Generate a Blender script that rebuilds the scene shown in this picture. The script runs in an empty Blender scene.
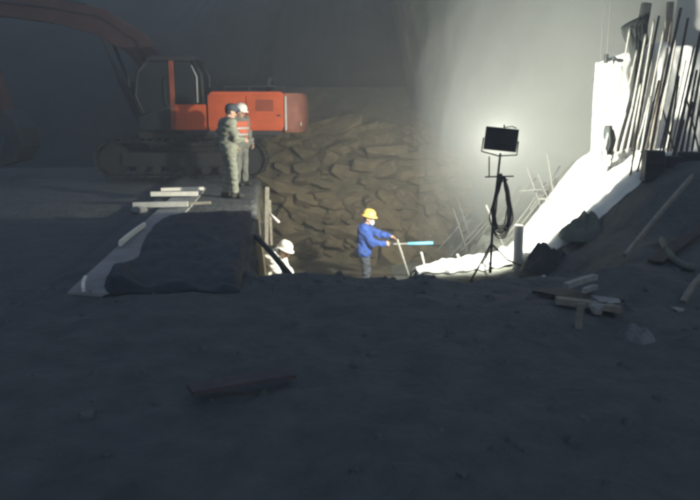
import bpy, bmesh, math, random
import numpy as np
from mathutils import Vector, Matrix, noise as mnoise

random.seed(7)
rng = np.random.default_rng(11)
R = math.radians
SC = bpy.context.scene
COL = SC.collection

# ------------------------------------------------------------------ camera
CAM_Z = 1.63
PITCH = math.atan(140 / 700)
cam_d = bpy.data.cameras.new('camera')
cam_d.sensor_width = 36.0
cam_d.lens = 36.0
cam_d.clip_start = 0.05
cam_d.clip_end = 400
cam = bpy.data.objects.new('camera', cam_d)
COL.objects.link(cam)
cam.location = (0, 0, CAM_Z)
cam.rotation_euler = (math.pi / 2 - PITCH, 0, 0)
SC.camera = cam

# ------------------------------------------------------------------ night sky
SUN_EL, SUN_AZ = R(38), R(150)
world = bpy.data.worlds.new('World')
SC.world = world
world.use_nodes = True
wn = world.node_tree
wn.nodes.clear()
sky = wn.nodes.new('ShaderNodeTexSky')
sky.sky_type = 'NISHITA'
sky.sun_disc = False
sky.sun_elevation = SUN_EL
sky.sun_rotation = SUN_AZ
sky.dust_density = 0.6
hsv = wn.nodes.new('ShaderNodeHueSaturation')
hsv.inputs['Saturation'].default_value = 1.0
bg = wn.nodes.new('ShaderNodeBackground')
bg.inputs['Strength'].default_value = 0.115
wo = wn.nodes.new('ShaderNodeOutputWorld')
wn.links.new(sky.outputs[0], hsv.inputs['Color'])
wn.links.new(hsv.outputs[0], bg.inputs['Color'])
wn.links.new(bg.outputs[0], wo.inputs['Surface'])

sun_d = bpy.data.lights.new('moon_sun', 'SUN')
sun_d.energy = 0.03
sun_d.angle = R(10)
sun_d.color = (0.85, 0.9, 1.0)
sun = bpy.data.objects.new('moon_sun', sun_d)
COL.objects.link(sun)
sun.rotation_euler = (R(52), 0, R(-150))

# the flood lamp on the tripod (its housing is built further down)
LAMP = Vector((2.196, 10.3, 1.21))
LAMP_AIM = Vector((0.07, 1.0, -0.03)).normalized()
LAMP_POWER = 3100
HAZE_DENSITY = 0.009

SC.view_settings.view_transform = 'Standard'
SC.view_settings.look = 'None'
SC.view_settings.exposure = 0.0
SC.view_settings.gamma = 1.0
SC.view_settings.use_curve_mapping = False
SC.render.engine = 'CYCLES'
SC.cycles.use_denoising = True
SC.cycles.denoiser = 'OPENIMAGEDENOISE'
SC.cycles.max_bounces = 5
SC.cycles.diffuse_bounces = 3
SC.cycles.volume_bounces = 1
SC.cycles.sample_clamp_indirect = 4.0
SC.cycles.pixel_filter_type = 'BLACKMAN_HARRIS'
SC.cycles.filter_width = 2.9

# ------------------------------------------------------------------ helpers
def at(px, py, Y):
    """the place at depth Y (metres ahead) whose sight line passes 700x500 photo point px,py"""
    u, v = (px - 350) / 700, (250 - py) / 700
    c, s = math.cos(PITCH), math.sin(PITCH)
    d = Vector((u, c + v * s, -s + v * c))
    return Vector((0, 0, CAM_Z)) + d * (Y / d.y)

MATS = {}
def mat(name, col, rough=0.85, var=0.25, scale=6.0, bump=0.0, bscale=30.0, metal=0.0, col2=None, spec=0.3, detail=6.0, bdist=0.03):
    if name in MATS:
        return MATS[name]
    m = bpy.data.materials.new(name)
    m.use_nodes = True
    nt = m.node_tree
    b = nt.nodes['Principled BSDF']
    b.inputs['Roughness'].default_value = rough
    b.inputs['Metallic'].default_value = metal
    b.inputs['Specular IOR Level'].default_value = spec
    tc = nt.nodes.new('ShaderNodeTexCoord')
    n1 = nt.nodes.new('ShaderNodeTexNoise')
    n1.inputs['Scale'].default_value = scale
    n1.inputs['Detail'].default_value = detail
    n1.inputs['Roughness'].default_value = 0.65
    nt.links.new(tc.outputs['Object'], n1.inputs['Vector'])
    ramp = nt.nodes.new('ShaderNodeValToRGB')
    ramp.color_ramp.elements[0].position = 0.32
    ramp.color_ramp.elements[1].position = 0.68
    c2 = col2 if col2 else tuple(c * (1 + var) for c in col)
    c1 = tuple(c * (1 - var) for c in col) if not col2 else col
    ramp.color_ramp.elements[0].color = (*c1, 1)
    ramp.color_ramp.elements[1].color = (*c2, 1)
    nt.links.new(n1.outputs['Fac'], ramp.inputs['Fac'])
    nt.links.new(ramp.outputs['Color'], b.inputs['Base Color'])
    if bump:
        n2 = nt.nodes.new('ShaderNodeTexNoise')
        n2.inputs['Scale'].default_value = bscale
        n2.inputs['Detail'].default_value = 5
        nt.links.new(tc.outputs['Object'], n2.inputs['Vector'])
        bp = nt.nodes.new('ShaderNodeBump')
        bp.inputs['Strength'].default_value = bump
        bp.inputs['Distance'].default_value = bdist
        nt.links.new(n2.outputs['Fac'], bp.inputs['Height'])
        nt.links.new(bp.outputs['Normal'], b.inputs['Normal'])
    MATS[name] = m
    return m

def tag(o, label=None, cat=None, group=None, kind=None):
    if label: o['label'] = label
    if cat: o['category'] = cat
    if group: o['group'] = group
    if kind: o['kind'] = kind
    return o

def thing(name, label, cat, loc=(0, 0, 0), rotz=0.0, group=None):
    o = bpy.data.objects.new(name, None)
    o.empty_display_size = 0.2
    COL.objects.link(o)
    o.location = loc
    o.rotation_euler = (0, 0, rotz)
    return tag(o, label, cat, group)

def mobj(name, verts, faces, m, parent=None, smooth=False, bevel=0.0):
    me = bpy.data.meshes.new(name)
    me.from_pydata([tuple(v) for v in verts], [], faces)
    if bevel:
        bm = bmesh.new(); bm.from_mesh(me)
        bmesh.ops.remove_doubles(bm, verts=bm.verts, dist=1e-5)
        bmesh.ops.bevel(bm, geom=list(bm.edges), offset=bevel, segments=2, profile=0.6, affect='EDGES', clamp_overlap=True)
        bm.to_mesh(me); bm.free()
    me.validate()
    if m: me.materials.append(m)
    if smooth:
        me.polygons.foreach_set('use_smooth', [True] * len(me.polygons))
    o = bpy.data.objects.new(name, me)
    COL.objects.link(o)
    if parent: o.parent = parent
    return o

def fix_normals(o):
    bm = bmesh.new(); bm.from_mesh(o.data)
    bmesh.ops.recalc_face_normals(bm, faces=bm.faces)
    bm.to_mesh(o.data); bm.free()
    return o

BOXF = [(0, 1, 3, 2), (4, 6, 7, 5), (0, 4, 5, 1), (2, 3, 7, 6), (0, 2, 6, 4), (1, 5, 7, 3)]
def box(name, c, s, m, parent=None, bevel=0.0, rot=None):
    vs = []
    for i in (-.5, .5):
        for j in (-.5, .5):
            for k in (-.5, .5):
                v = Vector((i * s[0], j * s[1], k * s[2]))
                if rot: v = rot @ v
                vs.append(v + Vector(c))
    return mobj(name, vs, BOXF, m, parent, bevel=bevel)

def prism(name, pts, y0, y1, m, parent=None, bevel=0.0):
    """side outline (x,z) pushed along y"""
    n = len(pts)
    vs = [(x, y0, z) for x, z in pts] + [(x, y1, z) for x, z in pts]
    fs = [tuple(range(n)), tuple(range(2 * n - 1, n - 1, -1))]
    fs += [(i, i + n, (i + 1) % n + n, (i + 1) % n) for i in range(n)]
    return fix_normals(mobj(name, vs, fs, m, parent, bevel=bevel))

def frame_of(d):
    d = d.normalized()
    a = Vector((0, 0, 1)) if abs(d.z) < 0.9 else Vector((1, 0, 0))
    u = d.cross(a).normalized()
    return u, d.cross(u).normalized()

def tube(name, pts, r, m, parent=None, n=8, smooth=True, radii=None):
    pts = [Vector(p) for p in pts]
    vs, fs = [], []
    k = len(pts)
    u = None
    for i, p in enumerate(pts):
        d = (pts[min(i + 1, k - 1)] - pts[max(i - 1, 0)])
        if u is None:
            u, w = frame_of(d)
        else:
            dn = d.normalized()
            u = (u - dn * u.dot(dn)).normalized()
            w = dn.cross(u)
        rr = radii[i] if radii else r
        for j in range(n):
            a = 2 * math.pi * j / n
            vs.append(p + (u * math.cos(a) + w * math.sin(a)) * rr)
    for i in range(k - 1):
        for j in range(n):
            fs.append((i * n + j, i * n + (j + 1) % n, (i + 1) * n + (j + 1) % n, (i + 1) * n + j))
    fs.append(tuple(range(n - 1, -1, -1)))
    fs.append(tuple((k - 1) * n + j for j in range(n)))
    return fix_normals(mobj(name, vs, fs, m, parent, smooth=smooth))

def cyl(name, p0, p1, r, m, parent=None, r2=None, n=16):
    return tube(name, [p0, p1], r, m, parent, n=n, smooth=False, radii=[r, r2 if r2 is not None else r])

def lathe(name, prof, c, m, parent=None, n=24, smooth=True):
    vs, fs = [], []
    for (r, z) in prof:
        for j in range(n):
            a = 2 * math.pi * j / n
            vs.append((c[0] + r * math.cos(a), c[1] + r * math.sin(a), c[2] + z))
    for i in range(len(prof) - 1):
        for j in range(n):
            fs.append((i * n + j, i * n + (j + 1) % n, (i + 1) * n + (j + 1) % n, (i + 1) * n + j))
    return mobj(name, vs, fs, m, parent, smooth=smooth)

def grid(name, fn, nu, nv, m, parent=None, thick=0.0, smooth=True):
    vs = [fn(i / nu, j / nv) for j in range(nv + 1) for i in range(nu + 1)]
    w = nu + 1
    fs = [(j * w + i, j * w + i + 1, (j + 1) * w + i + 1, (j + 1) * w + i) for j in range(nv) for i in range(nu)]
    o = mobj(name, vs, fs, m, parent, smooth=smooth)
    if thick:
        md = o.modifiers.new('thickness', 'SOLIDIFY'); md.thickness = thick; md.offset = 0
    return o

def fbm(x, y, z=0.0, o=4):
    return mnoise.fractal(Vector((x, y, z)), 1.0, 2.0, o)

def ss(a, b, x):
    if a == b: return 1.0 if x >= a else 0.0
    t = min(1, max(0, (x - a) / (b - a)))
    return t * t * (3 - 2 * t)

def mix(a, b, t): return a + (b - a) * t

# ------------------------------------------------------------------ materials
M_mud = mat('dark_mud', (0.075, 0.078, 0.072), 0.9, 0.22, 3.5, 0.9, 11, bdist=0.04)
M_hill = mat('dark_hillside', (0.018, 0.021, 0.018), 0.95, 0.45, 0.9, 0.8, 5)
M_rock = mat('brown_rock', (0.048, 0.036, 0.019), 0.9, 0.3, 2.2, 1.0, 7, col2=(0.098, 0.077, 0.043))
M_earth = mat('brown_earth', (0.042, 0.034, 0.019), 0.95, 0.3, 3.2, 1.0, 10, col2=(0.078, 0.064, 0.037))
M_bank = mat('grey_spoil', (0.07, 0.073, 0.062), 0.95, 0.3, 3.0, 1.0, 10)
M_shot = mat('sprayed_concrete', (0.06, 0.066, 0.055), 0.95, 0.2, 0.7, 0.6, 7, detail=9)
M_white = mat('white_plastic_sheet', (0.58, 0.58, 0.53), 0.55, 0.06, 2.0, 0.25, 9)
M_pale = mat('pale_concrete', (0.25, 0.245, 0.225), 0.9, 0.2, 2.5, 0.4, 25)
M_formply = mat('pale_formwork_board', (0.42, 0.42, 0.37), 0.8, 0.15, 2.0, 0.2, 12)
M_wood = mat('weathered_timber', (0.22, 0.20, 0.155), 0.85, 0.25, 9, 0.5, 40)
M_batten = mat('new_pale_timber', (0.74, 0.70, 0.58), 0.75, 0.12, 8, 0.2, 40)
M_wood2 = mat('grey_timber', (0.3, 0.29, 0.26), 0.85, 0.25, 9, 0.5, 40)
M_dwood = mat('dark_timber', (0.05, 0.046, 0.04), 0.8, 0.35, 7, 0.5, 30)
M_rebar_dark = mat('dark_rebar', (0.085, 0.07, 0.055), 0.75, 0.35, 18, 0.5, 120)  # dark tone for the nearer bars
M_rebar_pale = mat('pale_rebar', (0.22, 0.215, 0.19), 0.8, 0.2, 14, 0.3, 90)  # pale tone for the farther bars, stakes and drill rod
M_rebar_grey = mat('dusty_grey_rebar', (0.075, 0.075, 0.066), 0.8, 0.2, 14, 0.3, 90)
M_dfab = mat('dark_fabric', (0.013, 0.016, 0.016), 0.9, 0.3, 6, 0.5, 60)
M_gfab = mat('grey_green_tarpaulin', (0.10, 0.115, 0.095), 0.75, 0.3, 5, 0.4, 20)
M_rag = mat('dirty_rag', (0.15, 0.15, 0.142), 0.9, 0.25, 6, 0.3, 40)
M_black = mat('black_tarpaulin', (0.022, 0.024, 0.026), 0.6, 0.3, 5, 0.3, 15)  # also blackens the sheet that paints the bench shadow
M_track = mat('dark_track_steel', (0.018, 0.018, 0.017), 0.9, 0.3, 10, 0.2, 60)  # tracks and undercarriage, darker than the other machine steel
M_dsteel = mat('dark_steel', (0.03, 0.031, 0.033), 0.6, 0.3, 10, 0.2, 60, metal=0.4)
M_rubber = mat('black_rubber', (0.02, 0.02, 0.021), 0.7, 0.25, 10, 0.2, 60)
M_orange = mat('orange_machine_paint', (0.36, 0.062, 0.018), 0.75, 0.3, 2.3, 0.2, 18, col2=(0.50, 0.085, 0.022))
M_boom = mat('shaded_orange_paint', (0.045, 0.023, 0.019), 0.65, 0.25, 1.9, 0.15, 25)  # orange paint darkened to carry the shade on boom and stick
M_glass = mat('dark_cab_glass', (0.015, 0.02, 0.022), 0.12, 0.1, 3, spec=0.6)
M_cpil = mat('orange_cab_pillar', (0.2, 0.05, 0.025), 0.7, 0.25, 3, 0.2, 30)
M_cwt = mat('dusty_machine_casting', (0.20, 0.075, 0.05), 0.7, 0.3, 4, 0.3, 30)
M_skin = mat('skin', (0.42, 0.26, 0.18), 0.55, 0.08, 8)
M_grey = mat('khaki_workwear', (0.20, 0.205, 0.155), 0.9, 0.22, 7, 0.3, 120)
M_dgrey = mat('grey_workwear', (0.165, 0.165, 0.14), 0.9, 0.2, 7, 0.3, 120)
M_blue = mat('blue_workwear', (0.03, 0.07, 0.25), 0.9, 0.28, 7, 0.3, 120)
M_navy = mat('dark_trousers', (0.05, 0.055, 0.065), 0.9, 0.2, 7, 0.3, 120)
M_offw = mat('off_white_workwear', (0.74, 0.72, 0.62), 0.9, 0.15, 6, 0.3, 120)
M_vest = mat('orange_safety_vest', (0.50, 0.125, 0.065), 0.85, 0.12, 7, 0.2, 120)
M_refl = mat('silver_reflective_tape', (0.40, 0.39, 0.35), 0.4, 0.1, 7)
M_hatw = mat('white_helmet_plastic', (0.78, 0.74, 0.62), 0.35, 0.06, 7)
M_haty = mat('yellow_helmet_plastic', (0.72, 0.47, 0.11), 0.4, 0.06, 7)
M_boot = mat('dark_boots', (0.04, 0.036, 0.03), 0.75, 0.3, 9)
M_eye = mat('dark_eye', (0.02, 0.018, 0.015), 0.3, 0.1, 7)
M_mask = mat('pale_face_mask', (0.66, 0.68, 0.66), 0.8, 0.06, 7)
M_paleblue = mat('pale_blue_plastic', (0.16, 0.50, 0.68), 0.5, 0.12, 7)
M_rope = mat('grey_rope', (0.13, 0.13, 0.115), 0.9, 0.2, 20)
M_red = mat('dull_red_board', (0.085, 0.07, 0.068), 0.9, 0.3, 4, 0.3, 30)

# ------------------------------------------------------------------ terrain
def xe(y):  return -0.98 - 0.115 * (y - 6.87)          # pit side of the raised working bench
def ground_z(x, y):
    n1 = fbm(x * 0.9 + 3, y * 0.9, 0.3, 5)
    n2 = fbm(x * 3.1, y * 3.1 + 9, 2.0, 3)
    yedge = 6.85 + 0.16 * mnoise.noise(Vector((x * 1.4, 3.3, 0))) + 0.08 * n2
    bx = mix(0.55, 2.2, ss(11.0, 12.1, y))
    low = -2.05 + 1.2 * ss(bx, bx + 0.55, x + 0.15 * n2)
    q = ss(10.3, 12.5, y)
    bs = mix(2.2, 2.75, q)
    low += 1.75 * ss(bs, bs + mix(2.6, 1.8, q), x) * (1 - 0.55 * ss(12.9, 14.5, y) * (1 - ss(4.3, 5.2, x)))
    far = ss(17.6, 21.5, y)
    low = mix(low, 1.4, far)
    w = ss(2.3, 3.6, x)
    wnear = ss(yedge, mix(yedge + 0.5, 10.1, w), y)
    z = mix(0.0, low, wnear)
    # raised working bench on the left
    e = xe(min(y, 22)) + 0.07 * n2
    if y > 5:
        wl = 1 - ss(e - 0.04, e + 0.14, x)
        z = mix(z, 0.0, wl)
    # ground left of the pale strip a little lower
    xs = -2.75 - 0.13 * (y - 6.5)
    z -= 0.14 * (1 - ss(xs - 0.35, xs, x)) * ss(4.5, 6.5, y)
    # rising hillside all round
    hb = max(0, y - 22.5) * 0.9
    hl = max(0, -x - 15) * 0.8
    hr = max(0, x - 9.5) * 0.8
    hk = max(0, -y - 14) * 0.5
    hh = math.sqrt(hb * hb + hl * hl + hr * hr + hk * hk)
    hh = 11.5 * (1 - math.exp(-hh / 11.5))
    z += hh + hh * 0.09 * n1
    amp = 0.07 + 0.08 * ss(1.5, 4, x) * (1 - ss(10, 11, y))
    onbench = (1 - ss(e - 0.3, e, x)) if y > 7 else 0
    z += (n1 * amp + n2 * 0.028) * (1 - 0.75 * onbench)
    return z

def on_ground(px, py, lift=0.0):
    u, v = (px - 350) / 700, (250 - py) / 700
    c, s_ = math.cos(PITCH), math.sin(PITCH)
    d = Vector((u, c + v * s_, -s_ + v * c)); d /= d.y
    t = 2.0
    while t < 20:
        p = Vector((0, 0, CAM_Z)) + d * t
        if p.z < ground_z(p.x, p.y) + lift: return p
        t += 0.03
    return p
def axis(fine0, fine1, st, lo, hi):
    a = list(np.arange(fine0, fine1 + 1e-6, st))
    s, v = st, fine1
    while v < hi:
        s *= 1.22; v += s; a.append(min(v, hi))
    s, v = st, fine0
    while v > lo:
        s *= 1.22; v -= s; a.insert(0, max(v, lo))
    return a
GX = axis(-6.5, 7.5, 0.085, -48, 48)
GY = axis(3.0, 19.0, 0.085, -45, 50)
gv = [(x, y, ground_z(x, y)) for y in GY for x in GX]
w_ = len(GX)
gf = [(j * w_ + i, j * w_ + i + 1, (j + 1) * w_ + i + 1, (j + 1) * w_ + i) for j in range(len(GY) - 1) for i in range(w_ - 1)]
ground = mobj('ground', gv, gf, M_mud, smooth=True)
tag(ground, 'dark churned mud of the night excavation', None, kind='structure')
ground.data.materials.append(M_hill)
ground.data.materials.append(M_earth)
ground.data.materials.append(M_bank)
mi = []
for p in ground.data.polygons:
    c = p.center
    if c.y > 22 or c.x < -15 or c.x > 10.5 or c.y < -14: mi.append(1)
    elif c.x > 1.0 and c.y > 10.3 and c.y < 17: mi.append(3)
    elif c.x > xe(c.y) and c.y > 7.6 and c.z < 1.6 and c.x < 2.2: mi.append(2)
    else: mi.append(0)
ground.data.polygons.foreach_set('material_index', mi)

# strip of concrete along the bench, paled to carry light falling on it
out = [(67, 290), (71, 286), (96, 263.5), (121, 241), (147, 217.5), (165, 201.5), (182, 186), (206, 186), (199, 195), (188, 207), (174, 222), (162, 235), (152, 247), (141, 261), (130, 274), (119, 287), (117, 290)]
def on_plane(px, py, z):
    u, v = (px - 350) / 700, (250 - py) / 700
    c, s = math.cos(PITCH), math.sin(PITCH)
    d = Vector((u, c + v * s, -s + v * c))
    return Vector((0, 0, CAM_Z)) + d * ((z - CAM_Z) / d.z)
pp = [on_plane(a, b, 0.06) for a, b in out]
n_ = len(pp)
strip = mobj('path', [(p.x, p.y, 0.035 + 0.006 * mnoise.noise(Vector((p.x * 3, p.y * 2, 0)))) for p in pp] + [(p.x, p.y, -0.12) for p in pp],
             [tuple(range(n_ - 1, -1, -1))] + [(i, (i + 1) % n_, (i + 1) % n_ + n_, i + n_) for i in range(n_)], M_pale)
fix_normals(strip)
tag(strip, 'concrete strip along the bench edge, paled to stand for light on it', None, kind='structure')

# ------------------------------------------------------------------ rocky face at the back of the pit
def cliff_y(x, z):
    return 16.75 + 0.36 * (z + 2.1) + 0.5 * max(0, z + 0.2) ** 2 + 0.3 * fbm(x * 0.7 - z * 0.5, z * 1.1, 7, 5)
cliff = grid('cliff', lambda u, v: (mix(-2.3, 3.2, u), cliff_y(mix(-2.3, 3.2, u), mix(-2.3, 2.3, v)) + 0.08 * fbm(u * 18, v * 14, 1, 3), mix(-2.3, 2.3, v)),
             90, 70, M_earth)
tag(cliff, 'brown rock face with embedded boulders behind the pit', None, kind='structure')
stone_meshes = []
for k in range(10):
    bm = bmesh.new()
    if k % 2:
        for q in range(20):
            d = Vector((random.gauss(0, 1), random.gauss(0, 1), random.gauss(0, 1)))
            d = d / max(abs(d.x), abs(d.y), abs(d.z)) * random.uniform(0.72, 1.0)
            bm.verts.new(d)
        bmesh.ops.convex_hull(bm, input=bm.verts)
        bmesh.ops.delete(bm, geom=[g for g in bm.verts if not g.link_faces], context='VERTS')
        bmesh.ops.bevel(bm, geom=list(bm.edges), offset=0.05, segments=1, affect='EDGES', clamp_overlap=True)
        me = bpy.data.meshes.new('stone'); bm.to_mesh(me); bm.free()
        me.materials.append(M_rock); stone_meshes.append(me)
        continue
    bmesh.ops.create_icosphere(bm, subdivisions=2, radius=1.0)
    off = k * 11.3
    cuts = []
    for q in range(11):
        d = Vector((random.gauss(0, 1), random.gauss(0, 1), random.gauss(0, 1))).normalized()
        cuts.append((d, random.uniform(0.5, 0.82)))
    for v in bm.verts:
        p = v.co.copy()
        for d, t in cuts:
            e = p.dot(d)
            if e > t: p -= d * (e - t)
        p *= 1 + 0.10 * mnoise.noise(p * 1.9 + Vector((off, 0, 0)))
        v.co = p
    me = bpy.data.meshes.new('stone')
    bm.to_mesh(me); bm.free()
    me.materials.append(M_rock)
    me.polygons.foreach_set('use_smooth', [False] * len(me.polygons))
    stone_meshes.append(me)
def stone(loc, s, rot, parent=None, mi=None):
    o = bpy.data.objects.new('stone', stone_meshes[mi if mi is not None else random.randrange(10)])
    COL.objects.link(o)
    o.location = loc; o.scale = s; o.rotation_euler = rot
    if parent: o.parent = parent
    return o
zr = -2.0
while zr < 1.2:
    hgt = random.uniform(0.26, 0.5)
    x = -2.2 + random.uniform(0, 0.4)
    while x < 2.7:
        wd = random.uniform(0.35, 0.95) * (1.15 if random.random() < 0.25 else 1)
        xc, zc = x + wd / 2, zr + hgt / 2 + random.uniform(-0.08, 0.08)
        if random.random() < 0.93:
            g_ = random.choice((0.8, 1.0, 1.15, 1.3, 1.6))
            stone((xc, cliff_y(xc, zc) + random.uniform(0.0, 0.16), zc), (wd * 0.6 * g_, random.uniform(0.26, 0.42), hgt * 0.55 * g_ * random.uniform(0.7, 1.15)),
                  (random.uniform(-0.4, 0.4), random.uniform(-0.2, 0.55), random.uniform(-0.5, 0.5)), cliff)
        x += wd * random.uniform(0.85, 1.1)
    zr += hgt * 0.86
for q in range(60):
    xc, zc = random.uniform(-2.0, 2.6), random.uniform(-1.9, 1.15)
    g_ = 0.1 + 0.5 * random.random() ** 2.2
    stone((xc, cliff_y(xc, zc) - 0.02, zc), (g_ * random.uniform(0.9, 1.4), min(g_, 0.3), g_ * random.uniform(0.45, 0.8)),
          (random.uniform(-0.5, 0.5), random.uniform(-0.3, 0.7), random.uniform(-0.6, 0.6)), cliff, mi=random.choice((1, 3, 5, 7, 9)))
# big proud boulders that the light picks out
for px, py, w2, h2 in ((372, 168, 0.52, 0.22), (335, 205, 0.42, 0.2), (322, 186, 0.36, 0.15), (392, 205, 0.4, 0.2), (300, 215, 0.33, 0.25), (345, 150, 0.3, 0.14), (410, 225, 0.36, 0.2)):
    p = at(px, py, 17.1)
    stone((p.x, cliff_y(p.x, p.z) - 0.05, p.z), (w2, 0.3, h2), (0.1, random.uniform(0.0, 0.3), random.uniform(-0.2, 0.2)), cliff)

# sprayed concrete wall wrapping round the right of the pit
PATH = [(4.2, 25.0), (2.7, 22.6), (1.95, 20.6), (2.1, 19.0), (2.8, 17.5), (4.1, 15.7), (5.6, 14.4), (7.6, 13.6), (10.5, 13.2), (15, 13.0)]
def path_pt(t):
    f = t * (len(PATH) - 1); i = min(int(f), len(PATH) - 2); f -= i
    p0, p1, p2, p3 = [Vector(PATH[min(max(q, 0), len(PATH) - 1)]) for q in (i - 1, i, i + 1, i + 2)]
    return 0.5 * (2 * p1 + (p2 - p0) * f + (2 * p0 - 5 * p1 + 4 * p2 - p3) * f * f + (3 * p1 - p0 - 3 * p2 + p3) * f ** 3)
def shot(u, v):
    p = path_pt(u); z = mix(-2.4, 10.5, v)
    lean = -0.24 * (z - 1.0) * (1 - ss(0.2, 0.75, u)) 
    d = 0.22 * fbm(p.x * 0.6 + 5, z * 0.45, p.y * 0.5, 5) + 0.05 * fbm(p.x * 3, z * 2.2, p.y * 3, 3)
    return (p.x + lean * 0.9 - 0.4 * d, p.y - d + 0.1 * max(0, z), z)
shotw = grid('wall', shot, 150, 120, M_shot)
tag(shotw, 'tall pale sprayed concrete wall rising into the dusty light', 'wall', kind='structure')

# ------------------------------------------------------------------ white sheeting, bank and formwork
def sheet_fn(u, v):
    x = mix(1.05, 5.1, u)
    k = ss(2.2, 3.4, x)
    y0 = mix(10.62, 9.95, k) + 0.12 * mnoise.noise(Vector((x * 2.3, 0, 1))) + 0.07 * mnoise.noise(Vector((x * 8, 2, 1)))
    y1 = mix(11.05, 12.9, ss(1.6, 3.4, x)) + 0.15 * mnoise.noise(Vector((x * 1.9, 5, 1)))
    y = mix(y0, y1, v)
    wr = 0.11 * abs(mnoise.noise(Vector((x * 3.2 + y * 1.5, y * 2.1 - x, 4)))) + 0.06 * abs(mnoise.noise(Vector((x * 7, y * 5, 8))))
    hump = 0.28 * math.exp(-((x - 2.75) ** 2) / 0.06 - ((y - 11.0) ** 2) / 0.12)
    ed = ss(0, 0.06, min(u, 1 - u, v, 1 - v) + 0.004)
    return (x, y, ground_z(x, y) + 0.012 + (0.05 + wr) * ed + hump)
sheet = grid('plastic_sheet', sheet_fn, 110, 64, M_white, thick=0.006)
tag(sheet, 'glaring white plastic sheet spread over the bank beside the lamp stand', 'sheet')

def hung_fn(u, v):
    a, b = Vector((4.08, 12.0)), Vector((7.6, 11.35))
    p = a.lerp(b, u)
    ztop = np.interp(u, [0, 0.1, 0.3, 0.32, 0.5, 0.8, 1], [2.40, 2.52, 2.72, 2.66, 2.6, 2.55, 2.5])
    z = mix(0.55, ztop + 0.05 * mnoise.noise(Vector((u * 14, 0, 2))), v)
    fold = 0.035 * math.sin(u * 42 + 2.2 * mnoise.noise(Vector((u * 5, v * 2, 0)))) * (0.4 + 0.6 * v) + 0.09 * mnoise.noise(Vector((u * 7, v * 4, 3))) + 0.05 * abs(mnoise.noise(Vector((u * 16 + v * 5, v * 7, 5))))
    return (p.x + 0.2 * fold, p.y + fold - 0.1 * (1 - v) ** 2, z)
hung = grid('hanging_sheet', hung_fn, 120, 40, M_white, thick=0.006)
tag(hung, 'bright white sheet hung upright behind the rebar forest', 'sheet')

fw = thing('formwork_wall', 'pale formwork panel wall rising behind the hung white sheet', 'formwork', (5.0, 12.25, 0.6))
for k in range(3):
    box('panel', (-0.05 + 0.93 * k, 0.04 - 0.17 * k, 0.9 + 0.55 * (k > 0) + 0.22 * (k > 1)), (0.9, 0.05, 2.0 + 1.1 * (k > 0) + 0.4 * (k > 1)), M_formply, fw, 0.008,
        Matrix.Rotation(-0.18, 3, 'Z'))
for k in range(3):
    box('stud', (0.36 + 0.93 * k, 0.05 - 0.17 * k, 1.3), (0.09, 0.09, 3.0), M_wood, fw, 0.006)

# dark forms along the top of the shaded bank
for i, (a, b, c, d, lab) in enumerate(((653, 160, 18, 22, 'dark form block at the left end of the bank top row'),
                                       (673, 163, 16, 17, 'low dark form block between two taller blocks on the bank top'),
                                       (688, 161, 16, 21, 'dark form block at the right end of the bank top row'),
                                       (708, 163, 22, 18, 'dark form block at the frame edge under the rebar'))):
    p = at(a, b, 9.85)
    s = 9.85 / 700
    t = thing('form_block', lab, 'block', (p.x, p.y, p.z - 0.22), random.uniform(-.1, .1), 'dark form blocks')
    box('body', (0, 0, 0.14), (c * s, 0.22, 0.36 + (d - 17) * s), M_black, t, 0.02)
    box('rib', (0.0, -0.125, 0.17), (c * s * 0.8, 0.03, 0.05), M_dsteel, t, 0.005)

# ------------------------------------------------------------------ rebar
BARS = [  # top px,py, bottom px,py, depth, radius, dark?, label
 (659, 16, 634, 156, 10.25, .017, 1), (681, 8, 650, 158, 10.1, .02, 1), (688, 18, 662, 158, 10.15, .018, 1),
 (701, 32, 672, 160, 10.0, .024, 1), (707, 60, 690, 160, 10.05, .017, 1), (697, 70, 681, 158, 10.1, .018, 1),
 (659, 80, 640, 160, 10.2, .016, 1), (679, 76, 667, 152, 10.15, .015, 1), (654, 20, 629, 162, 11.3, .017, 0),
 (630, 28, 611, 156, 11.5, .016, 0), (613, 62, 600, 158, 11.6, .014, 0), (622, 66, 606, 166, 11.3, .016, 0),
 (668, 48, 643, 164, 10.4, .016, 1), (646, 34, 621, 162, 11.4, .017, 0), (641, 84, 624, 166, 11.1, .018, 0),
 (633, 106, 617, 170, 11.0, .019, 0), (626, 112, 611, 168, 11.1, .016, 0), (606, 108, 592, 172, 11.4, .016, 0),
 (597, 132, 587, 176, 11.2, .015, 0), (711, 20, 686, 160, 9.9, .02, 1), (716, 72, 696, 162, 9.9, .018, 1),
 (693, 102, 679, 160, 10.0, .015, 1), (674, 92, 658, 160, 10.1, .015, 1), (663, 110, 676, 160, 10.2, .012, 1),
 (686, 96, 700, 162, 10.0, .012, 1), (700, 110, 706, 162, 9.9, .015, 1), (650, 96, 633, 164, 10.9, .015, 0),
 (637, 50, 615, 160, 11.5, .013, 0), (672, 20, 648, 160, 10.6, .014, 1), (694, 46, 668, 160, 10.3, .014, 1),
 (684, 120, 676, 158, 10.0, .014, 1), (644, 122, 628, 168, 10.8, .014, 0),
 (664, 30, 640, 160, 11.0, .015, 0), (676, 40, 651, 160, 10.9, .015, 0), (652, 60, 634, 162, 11.2, .013, 0), (618, 84, 603, 164, 11.3, .014, 0),
 (686, 60, 664, 160, 10.8, .015, 0), (609, 130, 598, 172, 11.1, .015, 0), (602, 140, 594, 176, 11.0, .014, 0), (667, 84, 650, 162, 10.9, .014, 0)]
order = sorted(range(len(BARS)), key=lambda i: BARS[i][2])
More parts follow.
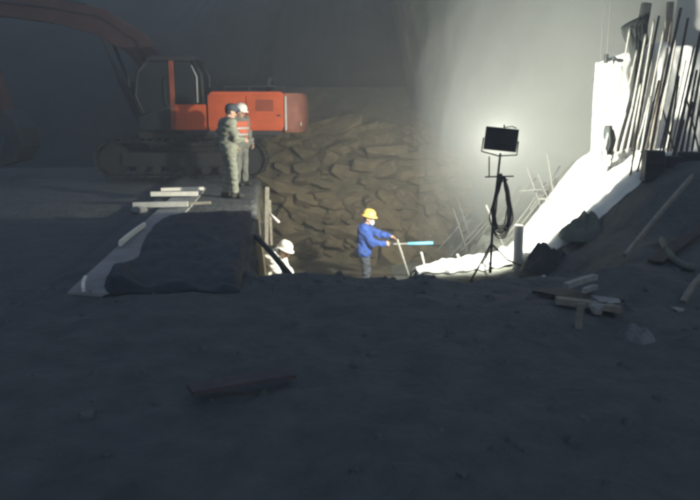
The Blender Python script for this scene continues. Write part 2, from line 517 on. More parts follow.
ORD = ['first', 'second', 'third', 'fourth', 'fifth', 'sixth', 'seventh', 'eighth', 'ninth', 'tenth', 'eleventh', 'twelfth',
       'thirteenth', 'fourteenth', 'fifteenth', 'sixteenth', 'seventeenth', 'eighteenth', 'nineteenth', 'twentieth', 'twenty-first', 'twenty-second', 'twenty-third', 'twenty-fourth']
cnt = [0, 0]
for i in order:
    tx, ty, bx_, by_, Y, r, dark = BARS[i]
    b = at(bx_, by_, Y); t = at(tx, ty, Y + 0.05)
    d = (t - b).normalized()
    base = b - d * 0.45
    L = (t - base).length
    bend = random.uniform(-0.02, 0.02)
    pts, rad = [], []
    nseg = 26
    for q in range(nseg + 1):
        f = q / nseg
        pts.append(d * (L * f) + Vector((bend * math.sin(f * math.pi), 0, 0)))
        rad.append(r * (1.0 if q % 2 else 0.9))
    o = tube('rebar', pts, r, M_rebar_dark if dark else M_rebar_pale, None, n=7, radii=rad)
    o.location = base
    side = 'dark rebar upright before white sheet' if dark else 'pale rebar upright before white sheet'
    long_ = 'tall' if by_ - ty > 110 else ('short' if by_ - ty < 62 else 'mid-height')
    tag(o, f'{long_} {side}, {ORD[cnt[dark]]} {"dark" if dark else "pale"} one from left', 'rebar', 'rebar uprights on the bank')
    cnt[dark] += 1

# soil nails and thin bars in the dusty bank behind the lamp
for (ax, ay, bx_, by_, Y, r, lab) in ((486, 205, 503, 246, 12.2, .022, 'pale steel bar leaning left beside the hanging cable coil'),
        (527, 168, 540, 205, 13.0, .018, 'thin pale bar leaning left nearest the lamp panel on the bank'),
        (538, 174, 549, 202, 12.9, .017, 'short pale bar leaning left between two longer bars on bank'),
        (547, 153, 554, 200, 12.8, .02, 'upright pale bar right of the leaning bars on the bank'),
        (453, 208, 462, 236, 14.2, .018, 'faint thin bar leaning in the dusty slope left of the lamp stand'),
        (458, 200, 466, 226, 14.6, .016, 'faintest thin bar on the dusty slope, upper one of a pair'),
        (520, 191, 549, 189, 12.9, .015, 'thin horizontal bar tied across the leaning bars'),
        (538, 199, 562, 199, 12.6, .022, 'short thick horizontal bar beneath the thin one on the bank')):
    a, b = at(ax, ay, Y), at(bx_, by_, Y - 0.05)
    if abs(ay - by_) > 10: b = b + (b - a).normalized() * 0.5
    o = tube('steel_bar', [Vector((0, 0, 0)), (a - b) * 0.5 + Vector((0.006, 0, 0)), a - b], r * 0.8, M_rebar_grey, n=8)
    o.location = b
    tag(o, lab, 'bar')

for q_, (ax, ay, bx_, by_, Y) in enumerate(sorted(((546, 182, 505, 238, 12.6), (556, 178, 520, 226, 12.7), (536, 178, 492, 232, 13.4), (520, 186, 476, 240, 13.8), (508, 196, 462, 250, 14.0),
                              (496, 206, 450, 256, 14.2), (474, 206, 438, 250, 14.6), (560, 166, 530, 210, 12.9)), key=lambda t_: -t_[2])):
    a, b = at(ax, ay, Y + 0.5), at(bx_, by_, Y)
    o = tube('slope_bar', [Vector((0, 0, 0)), (a - b) * 0.5 + Vector((0, 0, -0.03)), a - b], 0.013, M_rebar_grey, n=6)
    o.location = b
    tag(o, f'thin faint bar lying diagonally up the dusty slope, {ORD[q_]} from the white sheet', 'bar', 'bars up the dusty slope')
# timber and steel stakes on the lit ledge
for (ax, ay, bx_, by_, Y, r, lab) in ((397, 239, 407, 270, 13.2, .026, 'leaning pale stake crossing the blue bar'),
        (421, 252, 425, 270, 11.6, .028, 'short pale stake at the left end of the white ledge'),
        (435, 263, 436.5, 271, 11.4, .03, 'stub of pale stake, smallest on the white ledge'),
        (457, 254, 462, 267, 11.4, .026, 'short leaning pale stake midway along the white ledge')):
    a, b = at(ax, ay, Y), at(bx_, by_, Y)
    b2 = b + (b - a).normalized() * 0.35
    o = tube('stake', [Vector((0, 0, 0)), (a - b2) * 0.97, a - b2], r, M_rebar_pale, n=6, radii=[r, r, r * 0.6])
    o.location = b2
    tag(o, lab, 'stake')

# thick timber post
p = at(517, 225, 10.4); b = at(518, 272, 10.4)
post = thing('timber_post', 'thick weathered timber post standing right of the lamp tripod', 'post', (b.x, b.y, b.z - 0.2))
hp = p.z - b.z + 0.2
def post_fn(u, v):
    a = 2 * math.pi * u; z = v * hp
    r = 0.078 * (1 + 0.06 * mnoise.noise(Vector((math.cos(a) * 1.5, math.sin(a) * 1.5, z * 1.5))) - 0.1 * (v > 0.97))
    return (r * math.cos(a) - 0.02 * v, r * math.sin(a), z)
grid('shaft', post_fn, 20, 24, M_formply, post)
lathe('end_grain', [(0.0, 0.004), (0.062, 0)], (-0.02, 0, hp - 0.004), M_batten, post, 20)
lathe('dark_collar', [(0.088, 0.0), (0.092, 0.16), (0.086, 0.27), (0.08, 0.29)], (0, 0, 0), M_dwood, post, 20)  # darker band round the bottom of the post

# ------------------------------------------------------------------ cloth bundles
def loft_cloth(name, secs, Y, depth, m, label, cat, seed=0, nu=28, sub=4):
    """sections (py, left px, right px) -> a thick folded cloth body standing at depth Y"""
    base = at((secs[-1][1] + secs[-1][2]) / 2, secs[-1][0], Y)
    pys = [s[0] for s in secs]
    vs, fs = [], []
    rows = np.linspace(pys[0], pys[-1], (len(secs) - 1) * sub + 1)
    for py in rows:
        l = np.interp(py, pys, [s[1] for s in secs]); r_ = np.interp(py, pys, [s[2] for s in secs])
        A, B = at(l, py, Y), at(r_, py, Y)
        c = (A + B) / 2; hw = (B.x - A.x) / 2
        for j in range(nu):
            a = 2 * math.pi * j / nu
            f = 1 + 0.14 * mnoise.noise(Vector((math.cos(a) * 2 + seed, math.sin(a) * 2, py * 0.06)))
            x = hw * math.cos(a)
            dy = depth * math.sin(a) * f * (0.5 + 0.5 * min(1, hw / 0.15)) + 0.03 * math.sin(x * 60 + py * 0.1 + seed)
            vs.append(Vector((c.x + x, c.y + dy, c.z)) - base)
    k = len(rows)
    for i in range(k - 1):
        for j in range(nu):
            fs.append((i * nu + j, i * nu + (j + 1) % nu, (i + 1) * nu + (j + 1) % nu, (i + 1) * nu + j))
    fs.append(tuple(range(nu))); fs.append(tuple((k - 1) * nu + j for j in range(nu)))
    o = fix_normals(mobj(name, vs, fs, m, smooth=True))
    o.location = base
    return tag(o, label, cat)
loft_cloth('wrapped_cloth', [(18, 637, 648), (21, 631, 648), (27, 620, 647), (33, 622, 646.5), (42, 626, 648), (50, 629.5, 645), (60, 632, 644),
            (80, 632, 642), (100, 629, 641), (120, 623, 640), (140, 616, 638), (158, 610, 634)], 11.75, 0.11, M_dfab,
           'tall dark cloth wrapped and trailing down a pole among the rebar', 'cloth', 2)
p0, p1 = at(637, 150, 11.75), at(644, 6, 11.75)
pl = thing('wrapped_pole', 'dark pole with a square head sticking up from the dark cloth', 'pole', p0 - Vector((0, 0, 0.4)))
tube('shaft', [Vector((0, 0, 0)), p1 - p0 + Vector((0, 0, 0.4))], 0.03, M_dsteel, pl)
hd = at(644, 18, 11.75) - p0 + Vector((0, 0, 0.4))
box('head', hd, (0.15, 0.1, 0.46), M_dfab, pl, 0.02, Matrix.Rotation(0.1, 3, 'Y'))
loft_cloth('work_jacket', [(125, 606, 611), (129, 604, 613), (135, 603, 615), (143, 606, 616), (150, 604, 614), (155, 605, 612)], 11.2, 0.08, M_dfab,
           'small dark jacket hung on the pale bars near the sheet edge', 'jacket', 5)
loft_cloth('cloth_bag', [(150, 598, 606), (155, 597, 607), (163, 597, 609), (170, 598, 608)], 11.0, 0.09, M_white,
           'small pale bag slumped under the dark jacket', 'bag', 6)
# clamp fitting on the top edge of the hung sheet
c0 = at(606, 59, 11.9)
cf = thing('pipe_clamp', 'small dark pipe clamp on the top left corner of hung sheet', 'clamp', c0)
cyl('jaw', (0, 0, -0.075), (0, 0, 0.075), 0.035, M_dsteel, cf)
e = at(620, 61, 11.9) - c0
cyl('bar', (0, 0, 0), e, 0.014, M_dsteel, cf)
cyl('nut', e - Vector((0.05, 0, 0)), e + Vector((0.045, 0, 0)), 0.03, M_dsteel, cf, n=6)
hook = cyl('bracket', (0.12, 0, -0.01), (0.14, 0.03, -0.3), 0.012, M_dsteel, cf)

# thin ropes hanging in front of the sprayed wall
for px, Y, lab in ((594, 13.0, 'thin vertical rope, left of a pair, beside the hung sheet'), (600, 12.8, 'thin vertical rope, right of a pair, touching the hung sheet edge')):
    a = at(px, 168, Y)
    o = tube('rope', [Vector((0.02 * math.sin(q * 0.7), 0, q * 0.35)) for q in range(26)], 0.008, M_rope, n=6)
    o.location = (a.x, a.y, a.z - 0.1)
    tag(o, lab, 'rope')

# crumpled tarpaulin on the sheet
def tarp_fn(outline_w, outline_d, h, seed):
    def f(u, v):
        a = 2 * math.pi * u; rr = v
        k = 1 + 0.28 * mnoise.noise(Vector((math.cos(a) * 1.4, math.sin(a) * 1.4, seed)))
        x = rr * k * outline_w * math.cos(a); y = rr * k * outline_d * math.sin(a)
        n1 = mnoise.noise(Vector((x * 5 / (outline_w * 3), y * 5 / (outline_w * 3), seed)))
        n2 = mnoise.noise(Vector((x * 11 / (outline_w * 3), y * 11 / (outline_w * 3), seed + 4)))
        z = h * (1 - rr ** 2.6) * (0.8 + 0.7 * n1) + 0.55 * h * (0.3 - abs(n2)) * (1 - rr ** 4)
        return (x, y, z)
    return f
c = on_ground(586, 238)
tp = grid('tarpaulin', tarp_fn(0.37, 0.3, 0.33, 3.0), 84, 24, M_gfab)
tp.location = (c.x, c.y + 0.1, c.z - 0.02)
tag(tp, 'crumpled grey-green tarpaulin lying on the lit sheet edge', 'tarpaulin')
c = on_ground(545, 266)
tb = grid('black_tarpaulin', tarp_fn(0.38, 0.32, 0.36, 8.0), 84, 24, M_black)
tb.location = (c.x, c.y, c.z - 0.05)
tag(tb, 'low black tarpaulin heap at the foot of the timber post', 'tarpaulin')
c = on_ground(536, 270)
o = stone((c.x, c.y - 0.4, ground_z(c.x, c.y - 0.4) + 0.015), (0.03, 0.025, 0.025), (0, 0, 0)); o.name = 'white_pebble'
o.data = o.data.copy(); o.data.materials[0] = M_white
tag(o, 'tiny white lump in front of the black tarpaulin heap', 'pebble')

# ------------------------------------------------------------------ flood lamp on tripod
foot_c = Vector((LAMP.x - 0.06, LAMP.y, ground_z(LAMP.x, LAMP.y)))
fl = thing('flood_lamp', 'work light on a tripod, dark back of its panel to us', 'lamp', foot_c)
lp = LAMP - foot_c
tilt = Matrix.Rotation(R(6.5), 3, 'Y') @ Matrix.Rotation(R(-5), 3, 'X') @ Matrix.Rotation(R(-8), 3, 'Z')
def tl(v): return tilt @ Vector(v) + lp
box('lamp_housing', lp, (0.47, 0.07, 0.33), M_dsteel, fl, 0.014, tilt)
hs = [o for o in fl.children if o.name.startswith('lamp_housing')][0]
for s_, nm in ((1, 'rim'), (-1, 'rim')):
    box(nm, tl((0, -0.042, s_ * 0.15)), (0.47, 0.022, 0.024), M_rubber, hs, 0.004, tilt)
    box(nm, tl((s_ * 0.222, -0.042, 0)), (0.024, 0.022, 0.272), M_rubber, hs, 0.004, tilt)
for k in range(11):
    box('heat_fin', tl((-0.15 + 0.03 * k, -0.05, 0.0)), (0.008, 0.03, 0.19), M_dsteel, hs, 0, tilt)
box('driver_box', tl((0.0, -0.055, -0.02)), (0.17, 0.05, 0.1), M_rubber, hs, 0.006, tilt)
lens_m = bpy.data.materials.new('lit_lamp_lens'); lens_m.use_nodes = True
lb = lens_m.node_tree.nodes['Principled BSDF']
lb.inputs['Emission Color'].default_value = (0.96, 1.0, 0.93, 1); lb.inputs['Emission Strength'].default_value = 30
box('lens', tl((0, 0.037, 0)), (0.42, 0.006, 0.28), lens_m, hs, 0, tilt)
tube('bracket', [tl((-0.25, 0, 0.0)), tl((-0.255, 0, -0.2)), tl((0, 0, -0.24)), tl((0.255, 0, -0.2)), tl((0.25, 0, 0.0))], 0.011, M_dsteel, fl)
tube('aerial', [tl((0.02, 0, 0.16)), tl((0.02, 0, 0.215))], 0.01, M_dsteel, fl)
tube('top_handle', [tl((0.02, 0, 0.175)), tl((0.14, 0, 0.2)), tl((0.2, 0, 0.18))], 0.008, M_dsteel, fl)
tube('mast', [(-0.02, 0, 0.05), (-0.005, 0, 0.9), (lp.x, 0, lp.z - 0.2)], 0.02, M_dsteel, fl, radii=[0.024, 0.021, 0.016])
cb = at(500, 177, 10.3) - foot_c
cyl('crossbar', (cb.x - 0.22, 0, cb.z), (cb.x + 0.2, 0, cb.z + 0.01), 0.011, M_dsteel, fl)
cyl('upright', (cb.x - 0.16, 0, cb.z), (cb.x - 0.17, 0, cb.z + 0.3), 0.010, M_dsteel, fl)
cyl('collar', (cb.x + 0.0, 0, cb.z - 0.05), (cb.x, 0, cb.z + 0.05), 0.034, M_rubber, fl)
for ax, ay in ((-0.36, -0.32), (0.42, -0.16), (-0.05, 0.48)):
    px_, py_ = foot_c.x + ax, foot_c.y + ay
    lg = tube('leg', [(-0.02, 0, 0.5), (ax * .5, ay * .5, 0.27), (ax, ay, ground_z(px_, py_) - foot_c.z + 0.06)], 0.016, M_dsteel, fl)
    tube('brace', [(-0.02, 0, 0.12), (ax * .55, ay * .55, 0.24)], 0.009, M_dsteel, lg)
    box('rubber_foot', (ax, ay, ground_z(px_, py_) - foot_c.z + 0.05), (0.06, 0.05, 0.04), M_rubber, lg, 0.01)
sp = bpy.data.lights.new('flood_light', 'SPOT')
sp.energy = LAMP_POWER
sp.spot_size = R(180); sp.spot_blend = 0.16
sp.color = (1.0, 0.985, 0.87)
sp.shadow_soft_size = 0.11
so = bpy.data.objects.new('flood_light', sp)
COL.objects.link(so)
so.location = LAMP + LAMP_AIM * 0.1
so.rotation_euler = LAMP_AIM.to_track_quat('-Z', 'Y').to_euler()

# cable coil hung on the crossbar
cc = Vector((foot_c.x + cb.x + 0.0, foot_c.y - 0.05, foot_c.z + cb.z))
coil = thing('cable_coil', 'long loops of dark cable hanging from the lamp stand crossbar', 'cable', cc)
for k in range(7):
    w0 = 0.10 + 0.022 * (k % 4) + random.uniform(-0.01, 0.01); L0 = 0.74 + 0.028 * k
    pts = []
    for q in range(41):
        a = 2 * math.pi * q / 40
        z = -L0 / 2 + L0 / 2 * math.cos(a)
        pts.append((w0 * math.sin(a) * (0.45 + 0.75 * ss(0, 1, -z / L0)) + 0.01 * math.sin(a * 5 + k) + 0.02, -0.02 - 0.012 * k + 0.01 * math.cos(a * 3 + k), z + 0.02))
    tube('loop', pts, 0.011, M_rubber, coil, n=6)
tube('binding', [(-0.05, -0.05, -0.03), (0.02, -0.125, -0.05), (0.09, -0.05, -0.03), (0.02, 0.0, -0.03), (-0.05, -0.05, -0.03)], 0.012, M_rubber, coil, n=6)

# ------------------------------------------------------------------ excavator
EX = thing('excavator', 'orange tracked excavator parked at the back with its cab dark', 'excavator', (-3.9, 18.2, 0.0))
def X(v): return v + 3.9          # image metres -> local
yn = -1.2                          # near side of the upper body
house = prism('engine_housing', [(X(-1.62), 1.14), (X(-1.55), 1.3), (X(-1.55), 1.98), (X(-1.65), 2.06), (X(-3.3), 2.06), (X(-3.38), 1.98), (X(-3.38), 1.14)],
              yn, 1.2, M_orange, EX, 0.03)
for k in range(2):
    pn = box('side_door', (X(-2.95 + 0.92 * k), yn - 0.014, 1.58), (0.86, 0.03, 0.76), M_orange, house, 0.012)
    box('latch', (X(-2.62 + 0.92 * k), yn - 0.036, 1.5), (0.09, 0.018, 0.04), M_rubber, house, 0.004)
for k in range(6):
    box('louvre', (X(-2.03), yn - 0.036, 1.62 + 0.045 * k), (0.42, 0.02, 0.02), M_rubber, house)
box('skirt', (X(-2.8), yn - 0.01, 1.09), (2.3, 0.06, 0.1), M_dsteel, house, 0.01)
def cw(u, v):
    a = -math.pi / 2 + math.pi * u
    sq = lambda c: math.copysign(abs(c) ** 0.45, c)
    bul = 1 - 0.10 * abs(2 * v - 1) ** 3
    return (X(-1.56) + 0.47 * sq(math.cos(a)) * bul, 1.2 * sq(math.sin(a)) * (0.985 if 0 < v < 1 else 0.95), 1.1 + 0.92 * v)
cwo = grid('counterweight', cw, 40, 10, M_cwt, EX)
vsn = [cw(i / 40, 1) for i in range(41)]
mobj('counterweight_top', vsn, [tuple(range(41))], M_cwt, cwo)
box('tail_strip', (X(-1.53), yn - 0.02, 1.55), (0.045, 0.05, 0.8), M_refl, EX, 0.01)
box('tail_lamp', (X(-1.25), yn + 0.17, 1.3), (0.16, 0.06, 0.09), M_refl, cwo, 0.01)
tube('exhaust', [(X(-2.1), 0.3, 2.0), (X(-2.1), 0.3, 2.35), (X(-2.02), 0.3, 2.46)], 0.06, M_dsteel, EX)
rl = tube('handrail', [(X(-3.0), yn + 0.1, 2.04), (X(-3.0), yn + 0.1, 2.18), (X(-1.75), yn + 0.1, 2.18), (X(-1.75), yn + 0.1, 2.04)], 0.018, M_dsteel, EX)
cyl('post', (X(-2.4), yn + 0.1, 2.04), (X(-2.4), yn + 0.1, 2.18), 0.016, M_dsteel, rl)
# cab: open frame with glass
cab = prism('cab', [(X(-4.16), 1.16), (X(-3.43), 1.16), (X(-3.43), 1.76), (X(-4.16), 1.76)], yn - 0.03, yn + 1.0, M_orange, EX, 0.015)
prism('front_panel', [(X(-5.05), 1.16), (X(-4.165), 1.16), (X(-4.165), 1.72), (X(-5.05), 1.5)], yn, yn + 1.0, M_glass, cab, 0.015)
tube('sill_rail', [(X(-5.04), yn - 0.01, 1.5), (X(-4.2), yn - 0.01, 1.72)], 0.02, M_dsteel, cab)
for yy in (yn + 0.04, yn + 0.96):
    tube('pillar', [(X(-4.9), yy, 1.5), (X(-5.1), yy, 1.95), (X(-5.02), yy, 2.5), (X(-4.75), yy, 2.78)], 0.045, M_dsteel, cab)
    box('pillar', (X(-4.22), yy, 1.97), (0.12, 0.1, 1.6), M_cpil, cab, 0.02)
    tube('pillar', [(X(-3.5), yy, 1.7), (X(-3.52), yy, 2.45), (X(-3.72), yy, 2.78)], 0.05, M_dsteel, cab)
prism('roof', [(X(-4.82), 2.76), (X(-3.66), 2.76), (X(-3.6), 2.8), (X(-3.72), 2.88), (X(-4.7), 2.88)], yn - 0.02, yn + 1.02, M_dsteel, cab, 0.02)
prism('window', [(X(-4.14), 1.78), (X(-3.56), 1.78), (X(-3.58), 2.42), (X(-3.76), 2.74), (X(-4.14), 2.74)], yn + 0.02, yn + 0.035, M_glass, cab)
prism('window', [(X(-4.9), 1.56), (X(-4.29), 1.72), (X(-4.29), 2.74), (X(-4.74), 2.74), (X(-4.98), 2.48), (X(-5.04), 1.98)], yn + 0.02, yn + 0.035, M_glass, cab)
prism('window', [(X(-4.9), 1.56), (X(-3.58), 1.76), (X(-3.58), 2.42), (X(-3.76), 2.74), (X(-4.74), 2.74), (X(-5.04), 1.98)], yn + 0.955, yn + 0.97, M_glass, cab)
box('windscreen', (X(-4.99), yn + 0.5, 2.15), (0.02, 0.86, 1.0), M_glass, cab, 0, Matrix.Rotation(0.03, 3, 'Y'))
tube('window_trim', [(X(-3.62), yn + 0.0, 1.8), (X(-3.62), yn + 0.0, 2.4), (X(-3.74), yn, 2.66)], 0.018, M_refl, cab)
tube('grab_handle', [(X(-4.32), yn - 0.02, 1.7), (X(-4.36), yn - 0.07, 1.8), (X(-4.36), yn - 0.07, 2.3), (X(-4.32), yn - 0.02, 2.4)], 0.015, M_dsteel, cab)
st = box('seat', (X(-4.0), yn + 0.5, 1.72), (0.5, 0.5, 0.14), M_rubber, cab, 0.03)
box('seat_back', (X(-3.78), yn + 0.5, 2.05), (0.12, 0.46, 0.62), M_rubber, st, 0.03)
box('mirror', (X(-5.2), yn - 0.08, 2.3), (0.05, 0.16, 0.3), M_rubber, cab, 0.015)
# slewing deck and undercarriage
box('slew_deck', (X(-3.5), 0, 1.03), (3.2, 2.2, 0.16), M_track, EX, 0.02)
cyl('slew_ring', (X(-4.1), 0, 0.72), (X(-4.1), 0, 0.95), 0.62, M_track, EX, n=28)
box('car_body', (X(-4.1), 0, 0.58), (1.5, 1.5, 0.32), M_track, EX, 0.04)
for yy in (-0.95, 0.95):
    fr = box('track_frame', (X(-4.1), yy, 0.45), (2.9, 0.34, 0.34), M_track, EX, 0.03)
    for k in range(6):
        cyl('roller', (X(-5.1 + 0.4 * k), yy - 0.2, 0.2), (X(-5.1 + 0.4 * k), yy + 0.2, 0.2), 0.1, M_track, fr, n=14)
    cyl('idler', (X(-5.75), yy - 0.12, 0.44), (X(-5.75), yy + 0.12, 0.44), 0.36, M_track, fr, n=22)
    cyl('sprocket', (X(-2.45), yy - 0.12, 0.44), (X(-2.45), yy + 0.12, 0.44), 0.36, M_track, fr, n=22)
    # track shoes
    Lh, rr = 1.65, 0.42
    per = 4 * Lh + 2 * math.pi * rr
    ns = 46
    vs, fs = [], []
    for k in range(ns):
        s_ = per * k / ns
        if s_ < 2 * Lh: q = (-Lh + s_, rr, 0)
        elif s_ < 2 * Lh + math.pi * rr:
            a = (s_ - 2 * Lh) / rr; q = (Lh + rr * math.sin(a), rr * math.cos(a), -a)
        elif s_ < 4 * Lh + math.pi * rr: q = (Lh - (s_ - 2 * Lh - math.pi * rr), -rr, math.pi)
        else:
            a = (s_ - 4 * Lh - math.pi * rr) / rr; q = (-Lh - rr * math.sin(a), -rr * math.cos(a), math.pi - a)
        rm = Matrix.Rotation(-q[2], 3, 'Y')
        for (cz, sz, cx, sx) in ((0, 0.035, 0, 0.17), (0.035, 0.04, 0.05, 0.02)):
            b0 = len(vs)
            for i in (-.5, .5):
                for j in (-.5, .5):
                    for kk in (-.5, .5):
                        v = rm @ Vector((cx + i * sx, j * 0.56, cz + kk * sz))
                        vs.append((X(-4.1) + q[0] + v.x, yy + v.y, 0.46 + q[1] + v.z))
            fs += [tuple(b0 + z for z in f) for f in BOXF]
    tag(mobj('track_shoes', vs, fs, M_track, EX), kind='stuff')
# boom, stick, bucket
def plate_arm(name, pts, hts, y0, y1, m, parent):
    top, bot = [], []
    for i, (x, z) in enumerate(pts):
        a = Vector(pts[max(i - 1, 0)]); b = Vector(pts[min(i + 1, len(pts) - 1)])
        d = (b - a).normalized(); nrm = Vector((-d.y, d.x))
        top.append((x + nrm.x * hts[i], z + nrm.y * hts[i])); bot.append((x - nrm.x * hts[i], z - nrm.y * hts[i]))
    return prism(name, [(X(p[0]), p[1]) for p in top] + [(X(p[0]), p[1]) for p in reversed(bot)], y0, y1, m, parent, 0.015)
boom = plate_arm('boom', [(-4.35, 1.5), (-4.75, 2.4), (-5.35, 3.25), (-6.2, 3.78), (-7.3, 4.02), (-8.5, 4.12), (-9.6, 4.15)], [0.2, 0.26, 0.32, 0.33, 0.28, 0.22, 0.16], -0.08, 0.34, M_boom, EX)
for s_ in (-0.22, 0.48):
    cy = cyl('boom_cylinder', (X(-5.25), s_, 1.25), (X(-5.75), s_, 2.4), 0.08, M_dsteel, EX)
    cyl('rod', (X(-5.75), s_, 2.4), (X(-6.1), s_, 3.35), 0.045, M_dsteel, cy)
scy = cyl('stick_cylinder', (X(-6.6), 0.13, 4.15), (X(-8.2), 0.13, 4.5), 0.09, M_dsteel, EX)
cyl('rod', (X(-8.2), 0.13, 4.5), (X(-9.75), 0.13, 4.75), 0.05, M_dsteel, scy)
tube('hydraulic_hose', [(X(-4.9), -0.1, 2.2), (X(-5.3), -0.12, 3.3), (X(-6.2), -0.12, 3.9), (X(-7.6), -0.12, 4.12), (X(-9.2), -0.12, 4.28)], 0.025, M_rubber, boom)
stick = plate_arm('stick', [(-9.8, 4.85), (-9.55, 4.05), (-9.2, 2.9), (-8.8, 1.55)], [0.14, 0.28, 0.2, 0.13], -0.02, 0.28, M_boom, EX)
bk = prism('bucket', [(X(-8.95), 1.6), (X(-8.6), 1.62), (X(-8.3), 1.2), (X(-8.25), 0.72), (X(-8.5), 0.35), (X(-8.95), 0.2), (X(-9.3), 0.3), (X(-9.2), 0.4), (X(-8.8), 0.55), (X(-8.65), 0.9), (X(-8.8), 1.2)],
           -0.42, 0.68, M_dsteel, EX, 0.02)
for k in range(5):
    box('tooth', (X(-9.36), -0.36 + 0.245 * k, 0.3), (0.2, 0.09, 0.06), M_cwt, bk, 0.01, Matrix.Rotation(-0.35, 3, 'Y'))

# ------------------------------------------------------------------ timber on the bench
def batten(name, a, b, wdt, h, m, label, cat, group=None, z=None):
    a, b = Vector(a), Vector(b)
    d = b - a; L = d.length
    rz = math.atan2(d.y, d.x); pitch = math.asin(d.z / L)
    rm = Matrix.Rotation(rz, 3, 'Z') @ Matrix.Rotation(-pitch, 3, 'Y')
    vs = []
    n = 8
    tw = random.uniform(-0.01, 0.01)
    for i in range(n + 1):
        x = -L / 2 + L * i / n
        bow = 0.012 * math.sin(math.pi * i / n) + tw * i / n
        for (y, zz) in ((-wdt / 2, -h / 2), (wdt / 2, -h / 2), (wdt / 2, h / 2), (-wdt / 2, h / 2)):
            vs.append(rm @ Vector((x, y + bow, zz)))
    fs = [(i * 4 + j, i * 4 + (j + 1) % 4, i * 4 + 4 + (j + 1) % 4, i * 4 + 4 + j) for i in range(n) for j in range(4)]
    fs += [(3, 2, 1, 0), (n * 4, n * 4 + 1, n * 4 + 2, n * 4 + 3)]
    o = fix_normals(mobj(name, vs, fs, m))
    o.location = (a + b) / 2
    return tag(o, label, cat, group)
G = 'pale battens laid on the bench'
def lay(px0, py0, px1, py1, zz): return on_plane(px0, py0, zz), on_plane(px1, py1, zz)
a, b = lay(133, 205, 188, 204, 0.12); batten('timber_batten', a, b, 0.07, 0.08, M_batten, 'nearest pale timber batten lying across the bench', 'batten', G)
a, b = lay(189, 203.6, 211, 202.5, 0.11); batten('timber_batten', a, b, 0.05, 0.045, M_wood, 'short dull timber offcut continuing the nearest pale batten', 'batten', G)
a, b = lay(151, 194, 198, 193.5, 0.11); batten('timber_batten', a, b, 0.08, 0.08, M_batten, 'middle one of three pale battens across the bench', 'batten', G)
a, b = lay(161, 189.5, 204, 188.5, 0.11); batten('timber_batten', a, b, 0.06, 0.06, M_batten, 'farthest pale timber batten, thinnest of the three on the bench', 'batten', G)
a, b = lay(120, 243.5, 145, 224.5, 0.10); batten('timber_batten', a, b, 0.035, 0.06, M_batten, 'pale batten along the left edge of the concrete strip', 'batten', G)
a, b = lay(83.5, 290, 85.5, 277, 0.10); batten('timber_batten', a, b, 0.03, 0.03, M_batten, 'short pale stick on the near end of concrete strip', 'batten', G)
LE = [(212, 186), (218, 163), (224, 155), (233, 148), (245, 142), (256, 139), (262, 134), (266, 124), (270, 114), (276, 107), (284, 104), (292, 103)]  # left outline of the bench shadow
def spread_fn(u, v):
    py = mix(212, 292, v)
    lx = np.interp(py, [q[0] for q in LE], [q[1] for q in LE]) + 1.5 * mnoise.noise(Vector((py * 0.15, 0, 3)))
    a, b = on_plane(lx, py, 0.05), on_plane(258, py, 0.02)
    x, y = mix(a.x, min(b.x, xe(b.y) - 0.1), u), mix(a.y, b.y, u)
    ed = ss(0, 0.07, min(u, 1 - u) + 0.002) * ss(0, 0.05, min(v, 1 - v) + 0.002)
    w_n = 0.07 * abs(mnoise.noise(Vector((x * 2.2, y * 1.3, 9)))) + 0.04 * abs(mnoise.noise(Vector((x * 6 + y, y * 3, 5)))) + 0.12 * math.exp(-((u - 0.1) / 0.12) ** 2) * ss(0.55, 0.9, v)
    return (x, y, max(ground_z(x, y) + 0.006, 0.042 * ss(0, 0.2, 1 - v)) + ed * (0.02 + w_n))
o = grid('bench_shadow_sheet', spread_fn, 60, 60, M_black, thick=0.006)  # added black sheet, cut to the shadow lying on the near bench
tag(o, 'wide black sheet standing in for shadow on the bench right of the concrete strip', 'tarpaulin')
# lump of pale rubble beside the battens
p = on_plane(140, 209, 0.05)
o = stone((p.x, p.y, 0.05), (0.2, 0.16, 0.09), (0, 0.1, 0.5), mi=2); o.name = 'concrete_lump'; o.data = o.data.copy(); o.data.materials[0] = M_pale
tag(o, 'flat pale concrete lump under the nearest batten end', 'rubble')

# boards shoring the pit side of the bench
for (px, pt, Y, wd, ln, rz, lab) in ((266, 187, 12.7, 0.075, 1.1, 0.15, 'tall weathered shoring board at the bench edge'),
                              (260, 222, 11.0, 0.07, 0.4, -0.1, 'shorter shoring board nearer along the bench edge'),
                              (270, 200, 13.6, 0.05, 0.9, 0.3, 'far thin shoring board at the bench edge behind the tall one')):
    a = at(px, pt, Y)
    a.x = max(a.x, xe(Y) + 0.07)
    o = box('shoring_board', (0, 0, -ln / 2), (wd, 0.03, ln), M_wood, None, 0.006, Matrix.Rotation(rz, 3, 'Z') @ Matrix.Rotation(random.uniform(-.05, .05), 3, 'Y'))
    o.location = a
    tag(o, lab, 'board', 'boards along the bench edge')
a, b = at(270, 214, 12.3), at(279, 222.5, 12.2)
o = tube('peg', [Vector((0, 0, 0)), b - a], 0.024, M_batten, n=7); o.location = a
tag(o, 'small pale peg poking out over the pit from bench edge', 'peg')
a, b = at(256, 236, 8.9), at(297, 284, 7.2)
o = tube('timber_pole', [Vector((0, 0, 0)), (b - a) * 0.5 + Vector((0, 0, 0.015)), b - a], 0.035, M_dwood, n=10, radii=[0.03, 0.034, 0.04]); o.location = a
tag(o, 'dark round pole slanting down across the white-clad worker', 'pole')
a = at(257, 239, 8.95)
o = stone(a, (0.06, 0.05, 0.035), (0, 0, 0.3)); o.name = 'cloth_knot'; o.data = o.data.copy(); o.data.materials[0] = M_pale
tag(o, 'pale rag knotted round the upper end of the dark pole', 'rag')

